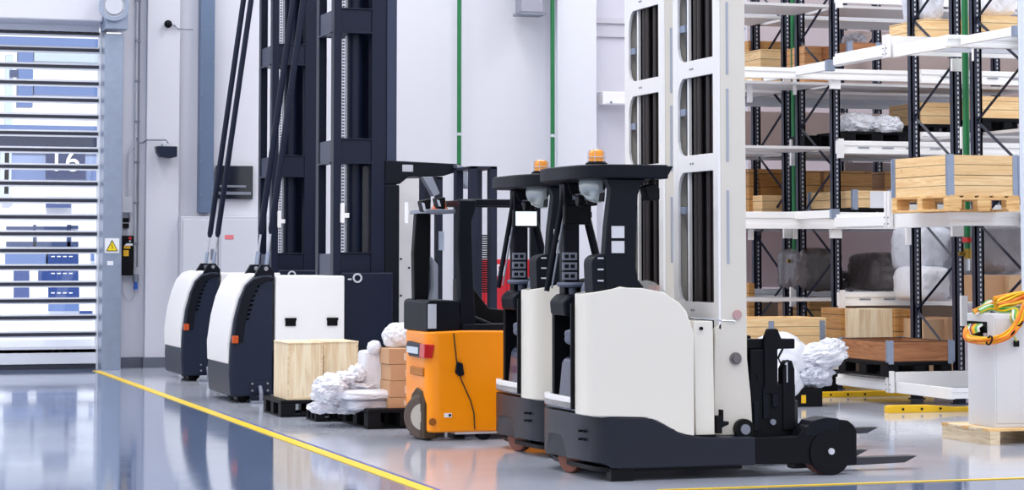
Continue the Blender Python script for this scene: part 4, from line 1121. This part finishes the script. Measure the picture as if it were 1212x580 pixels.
# yellow edge plates
MB().cyl((lx(512), -.008, lz(499)), 'y', .03, .02, 20).build('tow_hole', mat('hole_shade_orange', (150, 84, 6), .5), t)  # flat disc, the shade of the hole painted in dark orange
MB().box(lx(526), lx(535), -.006, 0, lz(494), lz(489)).build('worn_label', M_paper, t)
MB().box(lx(531), lx(534), -.008, -.002, lz(493), lz(490)).build('worn_mark', M_char, t)
# rear lamp cluster
MB().prism([(.04, lz(424)), (.04, lz(408)), (.56, lz(406)), (.6, lz(415)), (.5, lz(424))], 'x', xr_ - .02, xr_ + .03).build('lamp_housing', M_shell, t, bevel=.008)
MB().box(xr_ - .028, xr_ - .018, .2, .54, lz(420), lz(412)).build('white_lens', mat('lens_clear', (214, 226, 236), .1), t, bevel=.004)
MB().prism([(xr_ - .03, lz(423.5)), (xr_ - .025, lz(407)), (xr_ + .06, lz(408)), (xr_ + .04, lz(424))], 'y', -.008, .14).build('red_lens', M_redlens, t, bevel=.006)
MB().box(xr_ - .012, xr_ + .02, .1, .5, lz(446), lz(436)).build('grip_recess', mat('recess_shade_orange', (176, 106, 10), .5), t, bevel=.01)  # not sunk in, recess shade painted in darker orange
# door gap and handle
g = MB().tube([(lx(537), -.004, zt - .01), (lx(540), -.006, lz(425)), (lx(546), -.006, lz(450)), (lx(557), -.006, lz(475)), (lx(561), -.006, lz(490)), (lx(562), -.004, lz(509))], .006, 6).build('door_gap', mat('gap_dark', (70, 46, 10), .6), t)
MB().prism([(lx(538), lz(441)), (lx(540), lz(428)), (lx(547), lz(430)), (lx(549), lz(444)), (lx(543), lz(446))], 'y', -.03, .0).build('door_handle', M_char, t, bevel=.01)
MB().box(lx(540), lx(600), .03, .9, .05, lz(511)).build('underframe', M_white, t, bevel=.01)
for yy in (.08, .8): MB().cyl((lx(575), yy, .06), 'y', .06, .08, 20).build('rear_wheel', M_black, t)
# cab
MB().prism([(lx(508), zt), (lx(508), lz(358)), (lx(512), lz(355)), (lx(546), lz(356)), (lx(549), zt)], 'y', .06, .8).build('battery_hood', M_char, t, bevel=.015)
MB().box(lx(509), lx(518.5), .045, .06, lz(389), lz(360)).build('notice_sheet', M_grey, t)
pl = MB().prism([(lx(510), lz(356)), (lx(509), lz(300)), (lx(512), lz(252)), (lx(530), lz(252)), (lx(529), lz(300)), (lx(527), lz(356))], 'y', .5, .6).build('rear_post', M_black, t, bevel=.012)
MB().box(lx(521, .45), lx(527, .45), .485, .5, lz(296), lz(273)).build('label', mat('label_pale_blue', (190, 200, 220), .5), t)
MB().prism([(lx(511), lz(252)), (lx(513), lz(247)), (lx(548), lz(247)), (lx(548), lz(252))], 'y', .2, .7).build('roof_plate', M_greyp, t, bevel=.006)
MB().prism([(lx(548), lz(395)), (lx(548), lz(340)), (lx(545), lz(290)), (lx(547), lz(236)), (lx(568), lz(236)), (lx(566), lz(250)), (lx(562), lz(262)), (lx(564), lz(330)), (lx(568), lz(395))], 'y', .08, .2).build('main_post', M_char, t, bevel=.015)
MB().box(lx(547), lx(690), .1, .16, lz(243), lz(235)).box(lx(547), lx(690), .7, .76, lz(243), lz(235)).box(lx(547), lx(555), .16, .7, lz(243), lz(236)).build('overhead_guard', M_char, t, bevel=.01)
for y_ in (.1, .7): MB().box(lx(660), lx(672), y_, y_ + .06, zt, lz(240)).build('front_post', M_char, t, bevel=.01)
for dx_, nm in ((0, 'roof_lamp'), (18, 'roof_lamp')):
    MB().prism([(lx(507 + dx_), lz(237 - dx_ * .2)), (lx(520 + dx_ * .95), lz(234 - dx_ * .1)), (lx(519 + dx_), lz(250 - dx_ * .1)), (lx(510 + dx_), lz(250 - dx_ * .3))], 'y', .24, .36).build(nm, M_black, t, bevel=.012)
    MB().prism([(lx(508 + dx_), lz(239 - dx_ * .2)), (lx(511 + dx_), lz(240 - dx_ * .2)), (lx(513 + dx_), lz(249 - dx_ * .3)), (lx(510.5 + dx_), lz(249 - dx_ * .3))], 'y', .225, .24).build('lamp_glass', M_grey, t)
MB().lathe((lx(522, .4), .45, lz(248)), [(.07, 0), (.07, .02), (.055, .03), (.05, .09), (.03, .1)], 20).build('beacon', mat('beacon_orange', (248, 110, 20), .2, coat=.5), t, smooth=True)
MB().prism([(lx(564), lz(392)), (lx(564), lz(330)), (lx(576), lz(345)), (lx(592), lz(366)), (lx(640), lz(372)), (lx(640), zt)], 'y', .3, .7).build('dashboard', M_black, t, bevel=.015)
MB().tube([(lx(562), .1, lz(376)), (lx(590), .1, lz(388)), (lx(630), .1, lz(388))], .022).build('grab_rail', M_char, t)
MB().box(lx(549), lx(640), .02, .9, zt, lz(384)).build('sill', M_char, t, bevel=.01)
#==REACH
# ------------------------------------------------------------------ reach trucks
def reach(X0, Y0, lab, lit, mast_dx=0.0):
    t = thing('reach_truck', lab, 'reach truck', (X0, Y0, 0))
    W = 1.24
    rear = rounded([(.17, 0, .0), (.17, 0, 0)], 2)
    def plan(x_end, in_=0.0):
        pts = []
        n = 18
        for i in range(n + 1):                     # curved rear edge from near side to far side
            a = math.pi * i / n
            yy = W / 2 - (W / 2 - in_) * math.copysign(abs(math.cos(a)) ** .55, math.cos(a))
            xx = .50 - (.19 - in_) * abs(math.sin(a)) ** .6
            pts.append((xx, yy))
        return [(x_end, in_)] + pts + [(x_end, W - in_)]
    ztab = [(0, .46), (.3, .435), (.70, .42), (.76, .405), (.83, .36), (.89, .322), (.97, .298), (1.08, .282), (1.7, .27)]
    # chassis
    pl = dense(plan(1.48), .07)
    MB().prism(pl, 'z', .09, .42, fa=lambda u, v: .085 + (.14 if u < .40 and .56 < v < .98 else 0) + .04 * (u < .42), fb=lambda u, v: interp(ztab, u)).build('chassis', M_base_t, t, bevel=.012)
    MB().prism(dense(plan(1.4, .06), .1), 'z', .06, .09).build('underplate', M_dark, t)
    # rear drive wheel showing in the left arch
    MB().box(.42, .46, .5, 1.05, .09, .26).build('wheel_arch', M_black, t)
    wl = MB().cyl((0, 0, 0), 'x', .12, .07, 28).build('drive_wheel', M_poly, t, bevel=.01, loc=(.41, .72, .121)); wl.rotation_euler = (0, 0, R(20))
    for a in (.0, .045):
        for b in (.0, .055):
            MB().cyl((.335 - a * .35, .20 + a * 1.2, .27 + b), 'x', .008, .06, 8).build('bolt', M_black, t)
    # stabiliser foot
    MB().box(.44, .6, .02, .12, .0, .09).build('stabiliser_foot', M_black, t, bevel=.008)
    # load arms
    for y0, y1 in ((0, .13), (W - .13, W)):
        arm = [(1.475, .09), (1.86, .085), (1.9, .07), (2.235, .065), (2.235, .30), (2.215, .335), (2.17, .37), (2.02, .385), (1.9, .36), (1.82, .31), (1.79, .27), (1.475, .27)]
        MB().prism(arm, 'y', y0, y1).build('load_arm', M_dark, t, bevel=.008)
        yc = (y0 + y1) / 2
        MB().cyl((2.03, yc, .155), 'y', .155, .16, 36).build('load_wheel_cover', M_dark, t, bevel=.006)
        MB().cyl((2.02, yc, .14), 'y', .14, .1, 32).build('load_wheel', M_poly, t)
        MB().cyl((2.03, yc - .085, .165), 'y', .022, .02, 16).build('hub_cap', M_grey, t)
        MB().prism([(1.84, .27), (1.84, .30), (1.9, .375), (2.0, .395), (2.1, .385), (2.1, .3), (1.95, .27)], 'y', y0 - .004 if y0 == 0 else y0, y1 + .05 if y0 == 0 else y1).build('wheel_guard', M_char, t, bevel=.006)
    # hood: near-side body
    topz = [(.1, 1.20), (.2, 1.232), (.3, 1.255), (.5, 1.29), (.66, 1.285), (.8, 1.258), (.9, 1.2), (.96, 1.14), (1.0, 1.06), (1.03, .98)]
    hood = rounded([(1.03, .0, .01), (.27, .0, .14), (.262, .25, .02), (1.03, .25, .02)], 8)
    hood = [(u + .0, v) for u, v in hood]
    hood = dense(hood, .05)
    MB().prism(hood, 'z', .42, 1.2, fa=lambda u, v: interp(ztab, u) + .004, fb=lambda u, v: interp(topz, u)).build('side_body', M_cream, t, bevel=.014, seg=3)
    # far side thin wall
    MB().prism([(.44, 1.19), (.95, 1.19), (.95, 1.24), (.44, 1.24)], 'z', .45, 1.2).build('far_side_body', M_cream, t, bevel=.008)
    MB().box(.42, .95, 1.13, 1.185, .46, 1.19).build('inner_lining', M_black, t, bevel=.006)
    # step sill: white band round the curved rear
    outer = [p for p in plan(.0, 0.0)[1:-1] if p[1] > .24]
    outer = [p for p in outer if p[1] <= 1.2]
    inner = [(p[0] + .035, p[1] - (.03 if p[1] > .7 else 0)) for p in outer][::-1]
    MB().prism(outer + inner, 'z', .455, .535).build('step_sill', M_white, t, bevel=.006)
    MB().prism(outer + [(.9, 1.1), (.9, .27)], 'z', .45, .50).build('step_floor', M_gloss, t)
    MB().box(.88, .99, .27, 1.13, .46, 1.2).build('front_bulkhead', M_black, t, bevel=.01)
    MB().box(.24, .95, .25, .27, .47, 1.18).build('inner_lining', M_black, t)
    # seat
    MB().prism([(.345, .51), (.8, .51), (.78, .80), (.40, .80), (.37, .76)], 'y', .29, .84).build('seat_pedestal', M_gloss, t, bevel=.03, seg=3)
    MB().cushion(.33, .82, .32, .74, .88, 1.0, .02, 2, 6).build('seat_cushion', M_seat, t, smooth=True)
    MB().box(.42, .7, .34, .7, .80, .88).build('seat_suspension', M_black, t, bevel=.01)
    MB().cushion(.36, .62, .29, .44, .96, 1.34, .02, 3, 5).build('seat_backrest', M_seat, t, smooth=True)
    # steering console on the far side
    MB().prism([(.40, 1.08), (.39, 1.18), (.44, 1.23), (.72, 1.23), (.8, 1.05)], 'y', .84, 1.16).build('console', M_char, t, bevel=.02)
    MB().lathe((.50, .95, 1.225), [(.03, 0), (.03, .05), (.11, .06), (.12, .075), (.11, .09), (.03, .085)], 28).build('steering_wheel', M_seat, t, smooth=True)
    MB().prism([(.54, 1.22), (.55, 1.31), (.64, 1.34), (.82, 1.34), (.82, 1.22)], 'y', .80, 1.16).build('armrest', M_black, t, bevel=.02)
    # front-far column with instrument labels
    MB().box(.47, .585, 1.05, 1.17, 1.2, 2.02).build('front_column', M_char, t, bevel=.01)
    for k in range(3):
        MB().box(.45, .56, 1.03, 1.048, 1.33 + k * .07, 1.385 + k * .07).build('instrument_label', mat('label_grey', (128, 134, 150), .5), t, bevel=.003)
        for m_ in range(2): MB().box(.465 + m_ * .045, .495 + m_ * .045, 1.027, 1.03, 1.345 + k * .07, 1.37 + k * .07).build('label_print', M_char, t)
    MB().tube([(.50, 1.1, 2.05), (.36, 1.12, 1.25)], .02, 10).build('rear_far_post', M_char, t, smooth=True)
    MB().tube([(.515, 1.06, 2.05), (.385, 1.08, 1.27)], .007, 6).build('post_trim', M_greyp, t, smooth=True)
    MB().tube([(.62, 1.12, 1.95), (.80, 1.12, 1.25)], .03, 6).build('diagonal_strut', M_char, t)
    # near pillar
    pil = [(.42, 1.25), (.415, 1.5), (.43, 1.7), (.455, 1.9), (.46, 1.95), (.43, 2.02), (.715, 2.02), (.68, 1.98), (.655, 1.91), (.645, 1.7), (.64, 1.42), (.655, 1.34), (.70, 1.284), (.5, 1.285)]
    MB().prism(pil, 'y', .06, .16).build('near_pillar', M_char, t, bevel=.012)
    MB().tube([(.425, .165, 1.5), (.465, .165, 1.96)], .007, 8).build('pillar_trim', M_steel, t)
    MB().box(.46, .55, .05, .062, 1.62, 1.70).box(.46, .55, .05, .062, 1.52, 1.60).build('pillar_label', mat('label_white', (206, 208, 214), .5), t)
    # back shell beside the pillar
    sh = rounded([(.335, 1.24, .03), (.325, 1.50, .06), (.45, 1.52, .02), (.45, 1.26, .02)], 5)
    MB().prism(sh, 'y', .07, .25).build('back_shell', M_char, t, bevel=.02, seg=3)
    for k in range(3): MB().box(.365, .405, .062, .072, 1.33 + k * .075, 1.34 + k * .075).build('shell_glint', M_grey, t)  # pale bars painted for the glints on the shell
    # overhead guard: plate rounded at the rear
    gp = []
    for i in range(17):
        a = math.pi * i / 16
        gp.append((.52 - .27 * abs(math.sin(a)) ** .75, .62 - .60 * math.copysign(abs(math.cos(a)) ** .6, math.cos(a))))
    g = [(.86, .02)] + gp + [(.86, 1.22)]
    ztop = 2.115
    MB().prism(dense(g, .08), 'z', 2.02, ztop).build('overhead_guard', M_char, t, bevel=.012)
    MB().prism([(.72, 2.02), (.86, 2.04), (.90, ztop - .008), (.72, ztop - .008)], 'y', .03, 1.21).build('guard_nose', M_char, t, bevel=.006)
    # beacon
    MB().lathe((.46, .35, ztop), [(.075, 0), (.075, .02), (.062, .025), (.062, .03)], 20).build('beacon_base', M_char, t)
    b = MB().lathe((.46, .35, ztop + .03), [(.053, 0), (.053, .062), (.049, .066), (.049, .074), (.04, .08), (.01, .083)], 24).build('beacon_lens', M_amber, t, smooth=True)
    cg = MB()
    for k in range(6):
        a = k * math.pi / 3
        cg.tube([(.46 + .062 * math.cos(a), .35 + .062 * math.sin(a), ztop + .02), (.46 + .06 * math.cos(a), .35 + .06 * math.sin(a), ztop + .10), (.46, .35, ztop + .122)], .0018, 5)
    cg.ring((.46, .35, ztop + .06), 'z', .062, .058, .004).build('beacon_cage', M_steel, t)
    # mirror, camera, speaker, monitor
    MB().blob((.52, .50, 1.985), (.13, .12, .12), 0, sub=3).build('dome_mirror', mat('mirror', (206, 214, 212), .25, .25), t, smooth=True)
    MB().tube([(.50, .3, 2.02), (.5, .3, 1.95)], .012).build('lamp_stem', M_black, t)
    MB().prism([(.47, 1.87), (.48, 1.93), (.55, 1.94), (.57, 1.88)], 'y', .25, .35).build('work_light', M_black, t, bevel=.01)
    MB().tube([(.30, .5, 2.02), (.32, .48, 1.93), (.37, .46, 1.90)], .005).build('cable', M_black, t)
    MB().cyl((.38, .46, 1.88), 'x', .04, .05, 16).build('camera', M_black, t, bevel=.01)
    MB().prism([(.74, 1.87), (.71, 1.97), (.78, 1.99), (.82, 1.96), (.82, 1.88)], 'y', .08, .2).build('front_lamp', M_black, t, bevel=.01)
    MB().tube([(.79, .14, 2.02), (.79, .14, 1.95)], .015).build('lamp_stem', M_black, t)
    MB().tube([(.69, .1, 2.02), (.68, .1, 1.97), (.72, .1, 1.93)], .005).build('cable', M_black, t)
    MB().box(.38, .58, .78, .84, 1.72, 1.86).build('monitor', M_black, t, bevel=.012)
    MB().box(.55, .6, .83, 1.05, 1.77, 1.81).build('monitor_arm', M_black, t)
    if lit: MB().box(.395, .565, .774, .78, 1.735, 1.845).build('screen', mat('screen_lit', (225, 240, 245), .3, emit=.9), t)
    MB().box(.53, .68, .9, 1.1, 1.9, 1.94).build('guard_strut', M_greyp, t, bevel=.005)
    # clear shield in front of the hood
    a = []
    for i in range(9):
        u = i / 8; a.append((.66 + .28 * u, 1.27 + .10 * math.sin(math.pi * u) ** .6 - .08 * u))
    MB().prism(a, 'y', .20, .206).build('clear_shield', M_clear, t)
    MB().box(.88, .9, .3, .45, 1.16, 1.30).build('shield_label', M_lens, t)
    # battery cover panel
    MB().prism([(1.06, .29), (1.06, .31), (1.045, 1.06), (1.19, 1.06), (1.20, .29)], 'y', .05, 1.15).build('battery_panel', M_cream, t, bevel=.008)
    MB().cyl((1.10, .045, 1.01), 'y', .012, .02, 12).build('knob', M_black, t)
    MB().box(1.05, 1.2, .03, .07, .275, .295).build('panel_lip', M_black, t)
    MB().prism([(1.21, .3), (1.21, .42), (1.245, .42), (1.245, .46), (1.26, .46), (1.26, .38), (1.3, .38), (1.3, .36), (1.25, .34), (1.25, .3)], 'y', .04, .1).build('latch', M_black, t, bevel=.004)
    # mast
    z1 = 5.3; m0 = 1.29 + mast_dx; m1 = 1.475 + mast_dx; ya, yb = .17, .93
    M1 = M_mastc
    MB().prism([(m0 - .06, .28), (m1 + .045, .28), (m1 + .03, .55), (m1 + .005, .8), (m1, z1), (m0 + .0, z1), (m0 + .0, 1.05), (m0 - .05, 1.0)], 'y', ya - .03, ya + .012).build('mast_side_plate', M1, t, bevel=.006)
    MB().prism([(m0 - .06, .28), (m1 + .045, .28), (m1 + .005, .8), (m1, z1), (m0, z1), (m0, 1.05), (m0 - .05, 1.0)], 'y', yb - .012, yb + .03).build('mast_side_plate', M1, t, bevel=.006)
    for y0, y1 in ((ya - .03, ya + .055), (yb - .06, yb + .03)):
        MB().box(m0 - .02, m0, y0, y1, 1.0, z1).build('mast_flange', M_white, t, bevel=.003)
    for (y0, y1) in ((ya + .065, ya + .085), (yb - .20, yb - .17)):
        MB().box(m0 + .01, m0 + .03, y0, y1, .9, z1).build('guide_strip', M_white, t)
    # inner mast, dark
    MB().box(m0 + .06, m0 + .12, ya + .09, yb - .03, .5, z1 - .1).build('inner_mast', M_black, t)
    for k, yy in enumerate((ya + .16, ya + .26, yb - .34, yb - .27)):
        MB().tube([(m0 + .04, yy, .5), (m0 + .04, yy, z1 - .2)], .022, 10).build('hydraulic_hose', mat('hose_brown_black', (44, 36, 38), .4), t, smooth=True)
    MB().tube([(m0 + .04, yb - .14, 1.0), (m0 + .04, yb - .14, z1 - .2)], .02, 12).build('chrome_rod', mat('rod_blue', (90, 110, 140), .3, .6), t, smooth=True)
    for zc_ in (1.12, 2.15, 2.82, 3.5, 4.2):
        h = .06
        cm = MB()
        pr = [(ya + .055, zc_ - h), (yb - .15, zc_ - h), (yb - .10, zc_ - h - .03), (yb - .07, zc_ - h - .08), (yb - .055, zc_ - h - .15), (yb - .055, zc_ + h + .12), (yb - .07, zc_ + h + .06), (yb - .10, zc_ + h + .02), (yb - .15, zc_ + h), (ya + .055, zc_ + h)]
        cm.prism(pr, 'x', m0 - .018, m0 + .004).build('mast_cross_member', M_white, t, bevel=.003)
        for yy in (yb - .3, yb - .34): MB().cyl((m0 - .02, yy, zc_ - .0), 'x', .007, .01, 8).build('bolt', M_greyp, t)
    for zc_ in (1.8, 2.5, 3.1):
        MB().box(m0 + .0, m0 + .02, yb - .15, yb - .02, zc_, zc_ + .05).build('roller_block', M_galv, t)
        MB().box(m0 + .045, m0 + .06, ya - .036, ya - .03, zc_ - .35, zc_ + .15).build('mast_slot', mat('slot_blue', (160, 168, 186), .4), t)
    MB().cyl((m0 + .115, ya - .035, 1.10), 'y', .032, .012, 20).build('safety_sticker', mat('sticker_pink', (188, 150, 150), .5), t)
    MB().cyl((m0 + .10, ya - .035, .80), 'y', .042, .02, 24).cyl((m0 + .10, ya - .05, .80), 'y', .026, .02, 20).build('bolt_cap', mat('cap_grey', (110, 104, 108), .4, .3), t)
    MB().cyl((m0 + .15, ya - .05, .32), 'y', .07, .05, 28).build('reach_roller', M_black, t)
    MB().cyl((m0 + .15, ya - .08, .32), 'y', .035, .02, 20).build('roller_cap', M_greyp, t)
    MB().tube([(1.06, .14, 1.08), (m0 - .0, .14, 1.06), (m0 + .1, .13, 1.055)], .004, 5).build('wire', M_steel, t)
    if not lit:
        MB().prism([(m0 - .03, 2.17), (m0 + .02, 2.23), (m0 + .02, 2.11)], 'y', ya - .04, ya - .03) .bm.free()
    # carriage
    c0 = m1 + .04
    MB().box(c0, c0 + .20, ya, yb, .24, .86).build('fork_carriage', M_dark, t, bevel=.012)
    for y_ in (ya + .02, yb - .1): MB().box(c0 - .02, c0 + .3, y_, y_ + .06, .86, .93).build('carriage_arm', M_dark, t, bevel=.01)
    MB().prism([(c0 + .1, .55), (c0 + .1, .93), (c0 + .13, 1.0), (c0 + .2, 1.0), (c0 + .23, .93), (c0 + .33, .93), (c0 + .33, .86), (c0 + .2, .86), (c0 + .2, .55)], 'y', ya - .02, ya + .03).build('hose_guide', M_dark, t, bevel=.01)
    MB().prism([(c0 + .24, .3), (c0 + .24, .72), (c0 + .27, .78), (c0 + .31, .78), (c0 + .33, .72), (c0 + .33, .3)], 'y', ya - .015, ya + .08).build('side_shift_plate', M_dark, t, bevel=.01)
    MB().box(c0 + .18, c0 + .34, ya, yb, .26, .62).build('fork_backplate', M_dark, t, bevel=.01)
    MB().cyl((c0 + .27, ya - .0, .70), 'z', .016, .14, 12).build('cylinder_rod', M_steel, t)
    for k in range(3): MB().box(c0 + .02 + k * .07, c0 + .06 + k * .07, ya - .015, ya, .3 + .08 * k, .5 + .1 * k).build('bracket', M_char, t, bevel=.006)
    MB().cyl((c0 + .16, ya - .01, .36), 'y', .02, .03, 14).build('bolt', M_greyp, t)
    for i in range(3):
        MB().tube([(c0 + .02, ya + .1 + i * .1, .86), (c0 + .0, ya + .05 + i * .1, .8), (c0 + .05, ya + .0, .68), (c0 + .08, ya + .02, .58), (c0 + .1, ya + .08, .55)], .01, 6).build('hydraulic_hose', M_black, t, smooth=True)
    MB().tube([(c0 + .24, ya - .01, .86), (c0 + .2, ya - .02, .8), (c0 + .22, ya - .02, .76), (c0 + .28, ya - .01, .78)], .008, 6).build('hydraulic_hose', M_black, t, smooth=True)
    # forks
    fz = .05 if not lit else .11
    for yy in (ya + .05, yb - .15):
        fl = (1.30 if yy < .4 else 1.20) + (0 if not lit else .30)
        f = [(c0 + .34, fz - .02), (c0 + fl - .1, fz), (c0 + fl, fz + .045), (c0 + .38, fz + .045), (c0 + .38, .5), (c0 + .34, .5)]
        MB().prism(f, 'y', yy, yy + .1).build('fork', mat('fork_steel', (52, 52, 60), .4, .4), t, bevel=.004)
    return t
RX, RY = 4.86, 14.33
reach(RX, RY, 'cream and black reach truck nearest the camera, with dark monitor', False)
sh = onY(587, 300, 16.95)[0] - onY(645, 300, 15.18)[0]
reach(RX + sh, RY + 1.77, 'cream and black reach truck behind the nearest one, with lit monitor', True, .1)
#==CABINET
# ------------------------------------------------------------------ control cabinet with cables, right
gx, gy = onZ(1172, 527.5)
gx2, gy2 = onZ(1115, 514)
t = thing('pallet', 'pale wooden pallet under the grey cable cabinet', 'pallet', (gx, gy, 0))
PW, PD = 1.6, onX(1115, 505, gx)[0] - gy
hp = .13
for k in range(4): MB().box(k * .5, k * .5 + .09, 0, PD, 0, hp - .022).build('bearer', M_w_pale, t, bevel=.004)
for k in range(7): MB().box(-.01, PW, k * (PD - .1) / 6, k * (PD - .1) / 6 + .1, hp - .022, hp).build('deck_board', M_w_pal if k % 3 == 0 else M_w_pale, t, bevel=.003)
xc_, zc_ = onY(1178, 508, gy + .12)
Yn = gy + .12
Yf_ = onX(1145.5, 450, xc_)[0]
ztc = onY(1178, 372, Yn)[1]
t = thing('control_cabinet', 'light grey metal control cabinet on a pallet with cables over it', 'cabinet', (xc_, Yn, hp))
D_ = Yf_ - Yn; H_ = ztc - hp
MB().box(0, 1.3, 0, D_, 0, H_).build('cabinet_body', mat('cabinet_grey_white', (226, 227, 230), .5, bump=.05, bscale=300), t, bevel=.006)
MB().box(.012, 1.29, -.006, .0, .03, H_ - .03).build('front_panel', mat('cabinet_panel', (214, 213, 214), .5, bump=.06, bscale=300), t, bevel=.003)
# cable window on the side
w0, w1 = D_ * .25, D_ * .98
zq1, zq0 = onX(1150, 380, xc_)[1] - hp, onX(1150, 396, xc_)[1] - hp
MB().box(-.006, .0, w0, w1, zq0 - .02, zq1).build('cable_opening', M_black, t)
MB().box(-.008, -.0, w0, w0 + .05, zq0 - .03, zq0 + .02).build('opening_plate', M_grey, t)
# cable harness: separate thing draped over the cabinet
hc = thing('cable_harness', 'thick bundle of orange, yellow and green cables draped over the grey cabinet', 'cables', (xc_, Yn, hp + H_))
rnd = random.Random(5)
C_or = [mat('wire_orange', (240, 120, 30), .4), mat('wire_yellow', (246, 204, 30), .4), mat('wire_green', (110, 190, 90), .4), mat('wire_white', (236, 236, 232), .4), mat('wire_amber', (248, 160, 24), .4), mat('wire_dark', (60, 40, 90), .4)]
def L2(px, py, yo=0):              # point in harness space on the near face plane
    q = onY(px, py, Yn + yo); return Vector((q[0] - xc_, yo, q[1] - hp - H_))
def S2(px, py, xo=-.03):
    q = onX(px, py, xc_ + xo); return Vector((xo, q[0] - Yn, q[1] - hp - H_))
def bundle(path, n, rad, r, mats, jit=.25):
    # smooth path
    P_ = []
    for i in range(len(path) - 1):
        p0 = path[max(i - 1, 0)]; p1 = path[i]; p2 = path[i + 1]; p3 = path[min(i + 2, len(path) - 1)]
        for k in range(6):
            u = k / 6
            P_.append(.5 * ((2 * p1) + (-p0 + p2) * u + (2 * p0 - 5 * p1 + 4 * p2 - p3) * u * u + (-p0 + 3 * p1 - 3 * p2 + p3) * u ** 3))
    P_.append(path[-1])
    for w_ in range(n):
        a0 = w_ * 2.4; rr = rad * math.sqrt((w_ + .5) / n); pts = []
        for i, p in enumerate(P_):
            d = (P_[min(i + 1, len(P_) - 1)] - P_[max(i - 1, 0)]).normalized()
            u = d.cross(Vector((.3, 1, .2))).normalized(); v = u.cross(d)
            a = a0 + i * .05 + jit * math.sin(i * .4 + w_)
            pts.append(p + u * rr * math.cos(a) + v * rr * math.sin(a))
        MB().tube(pts, r, 6).build('cable', mats[w_ % len(mats)], hc, smooth=True)
O, Yw, Gn, Wh, Am, Dk_ = C_or
# main loop: out of side opening, down round the near corner, up to the right
main = [S2(1150, 388, .01), S2(1145, 392, -.05), S2(1146, 400, -.08), S2(1158, 403, -.09), L2(1178, 402, -.08), L2(1196, 394, -.08), L2(1208, 378, -.07), L2(1216, 360, -.05), L2(1226, 350, 0), L2(1250, 350, .1)]
bundle(main, 16, .030, .008, [O, Yw, O, Am, Yw, O])
top1 = [S2(1152, 362, .02), L2(1178, 362, .12), L2(1196, 358, .12), L2(1215, 354, .1), L2(1245, 352, .08)]
bundle([p + Vector((0, 0, .02)) for p in top1[1:]], 22, .05, .009, [Yw, Am, Yw, O])
def tpt(px, y, z): return Vector((onY(px, HOR, Yn + y)[0] - xc_, y, z))
bundle([tpt(1158, .22, .02), tpt(1172, .2, .05), tpt(1186, .12, .03), tpt(1200, .02, .03), L2(1201, 376, -.03), L2(1206, 388, -.04)], 12, .028, .008, [Gn, Wh, Gn, Yw])
bundle([tpt(1152, .26, .0), tpt(1166, .24, .04), tpt(1180, .22, .06), tpt(1196, .2, .05), tpt(1216, .2, .06)], 9, .03, .008, [Gn, Wh, Am])
bundle([tpt(1190, .3, .06), tpt(1200, .25, .12), tpt(1212, .2, .1), tpt(1226, .2, .08)], 7, .03, .010, [Wh, Wh, Gn])
bundle([tpt(1160, .26, .02), tpt(1170, .3, .09), tpt(1182, .28, .08), tpt(1196, .26, .03)], 4, .02, .006, [Wh, Gn])
# wires within the side opening
for i, mm in enumerate((Gn, Wh, Dk_, O, Yw, Yw, Gn, Gn, Wh)):
    a = S2(1148 + i * 1.9, 384, .0); b = S2(1149 + i * 1.2, 396 - i * .4, -.05)
    bundle([a, (a + b) / 2 + Vector((-.02, 0, .005)), b], 3, .008, .006, [mm])
for q in (L2(1171, 403, -.075), L2(1196, 394, -.08), L2(1206, 383, -.075)):
    o = MB().ring((0, 0, 0), 'x', .042, .034, .012, 16).build('cable_tie', M_black, hc, loc=q); o.rotation_euler = (0, R(20 if q.x < .1 else 50), 0)
pl_ = [L2(1192, 396, -.05), L2(1200, 398, -.06), L2(1203, 404, -.05)]
bundle(pl_, 2, .004, .004, [Yw, Gn])
MB().box(-.02, .02, -.015, .015, -.03, .02).build('connector', M_black, hc, bevel=.004, loc=L2(1203, 406, -.03))
# white column at the right edge
X_, Y_ = line_X(1208.5, 19.1)
struct('trim_3', MB().box(X_, X_ + .3, Y_ - .12, Y_, 0, ZT), mat('column_pale_blue', (222, 230, 244), .5))
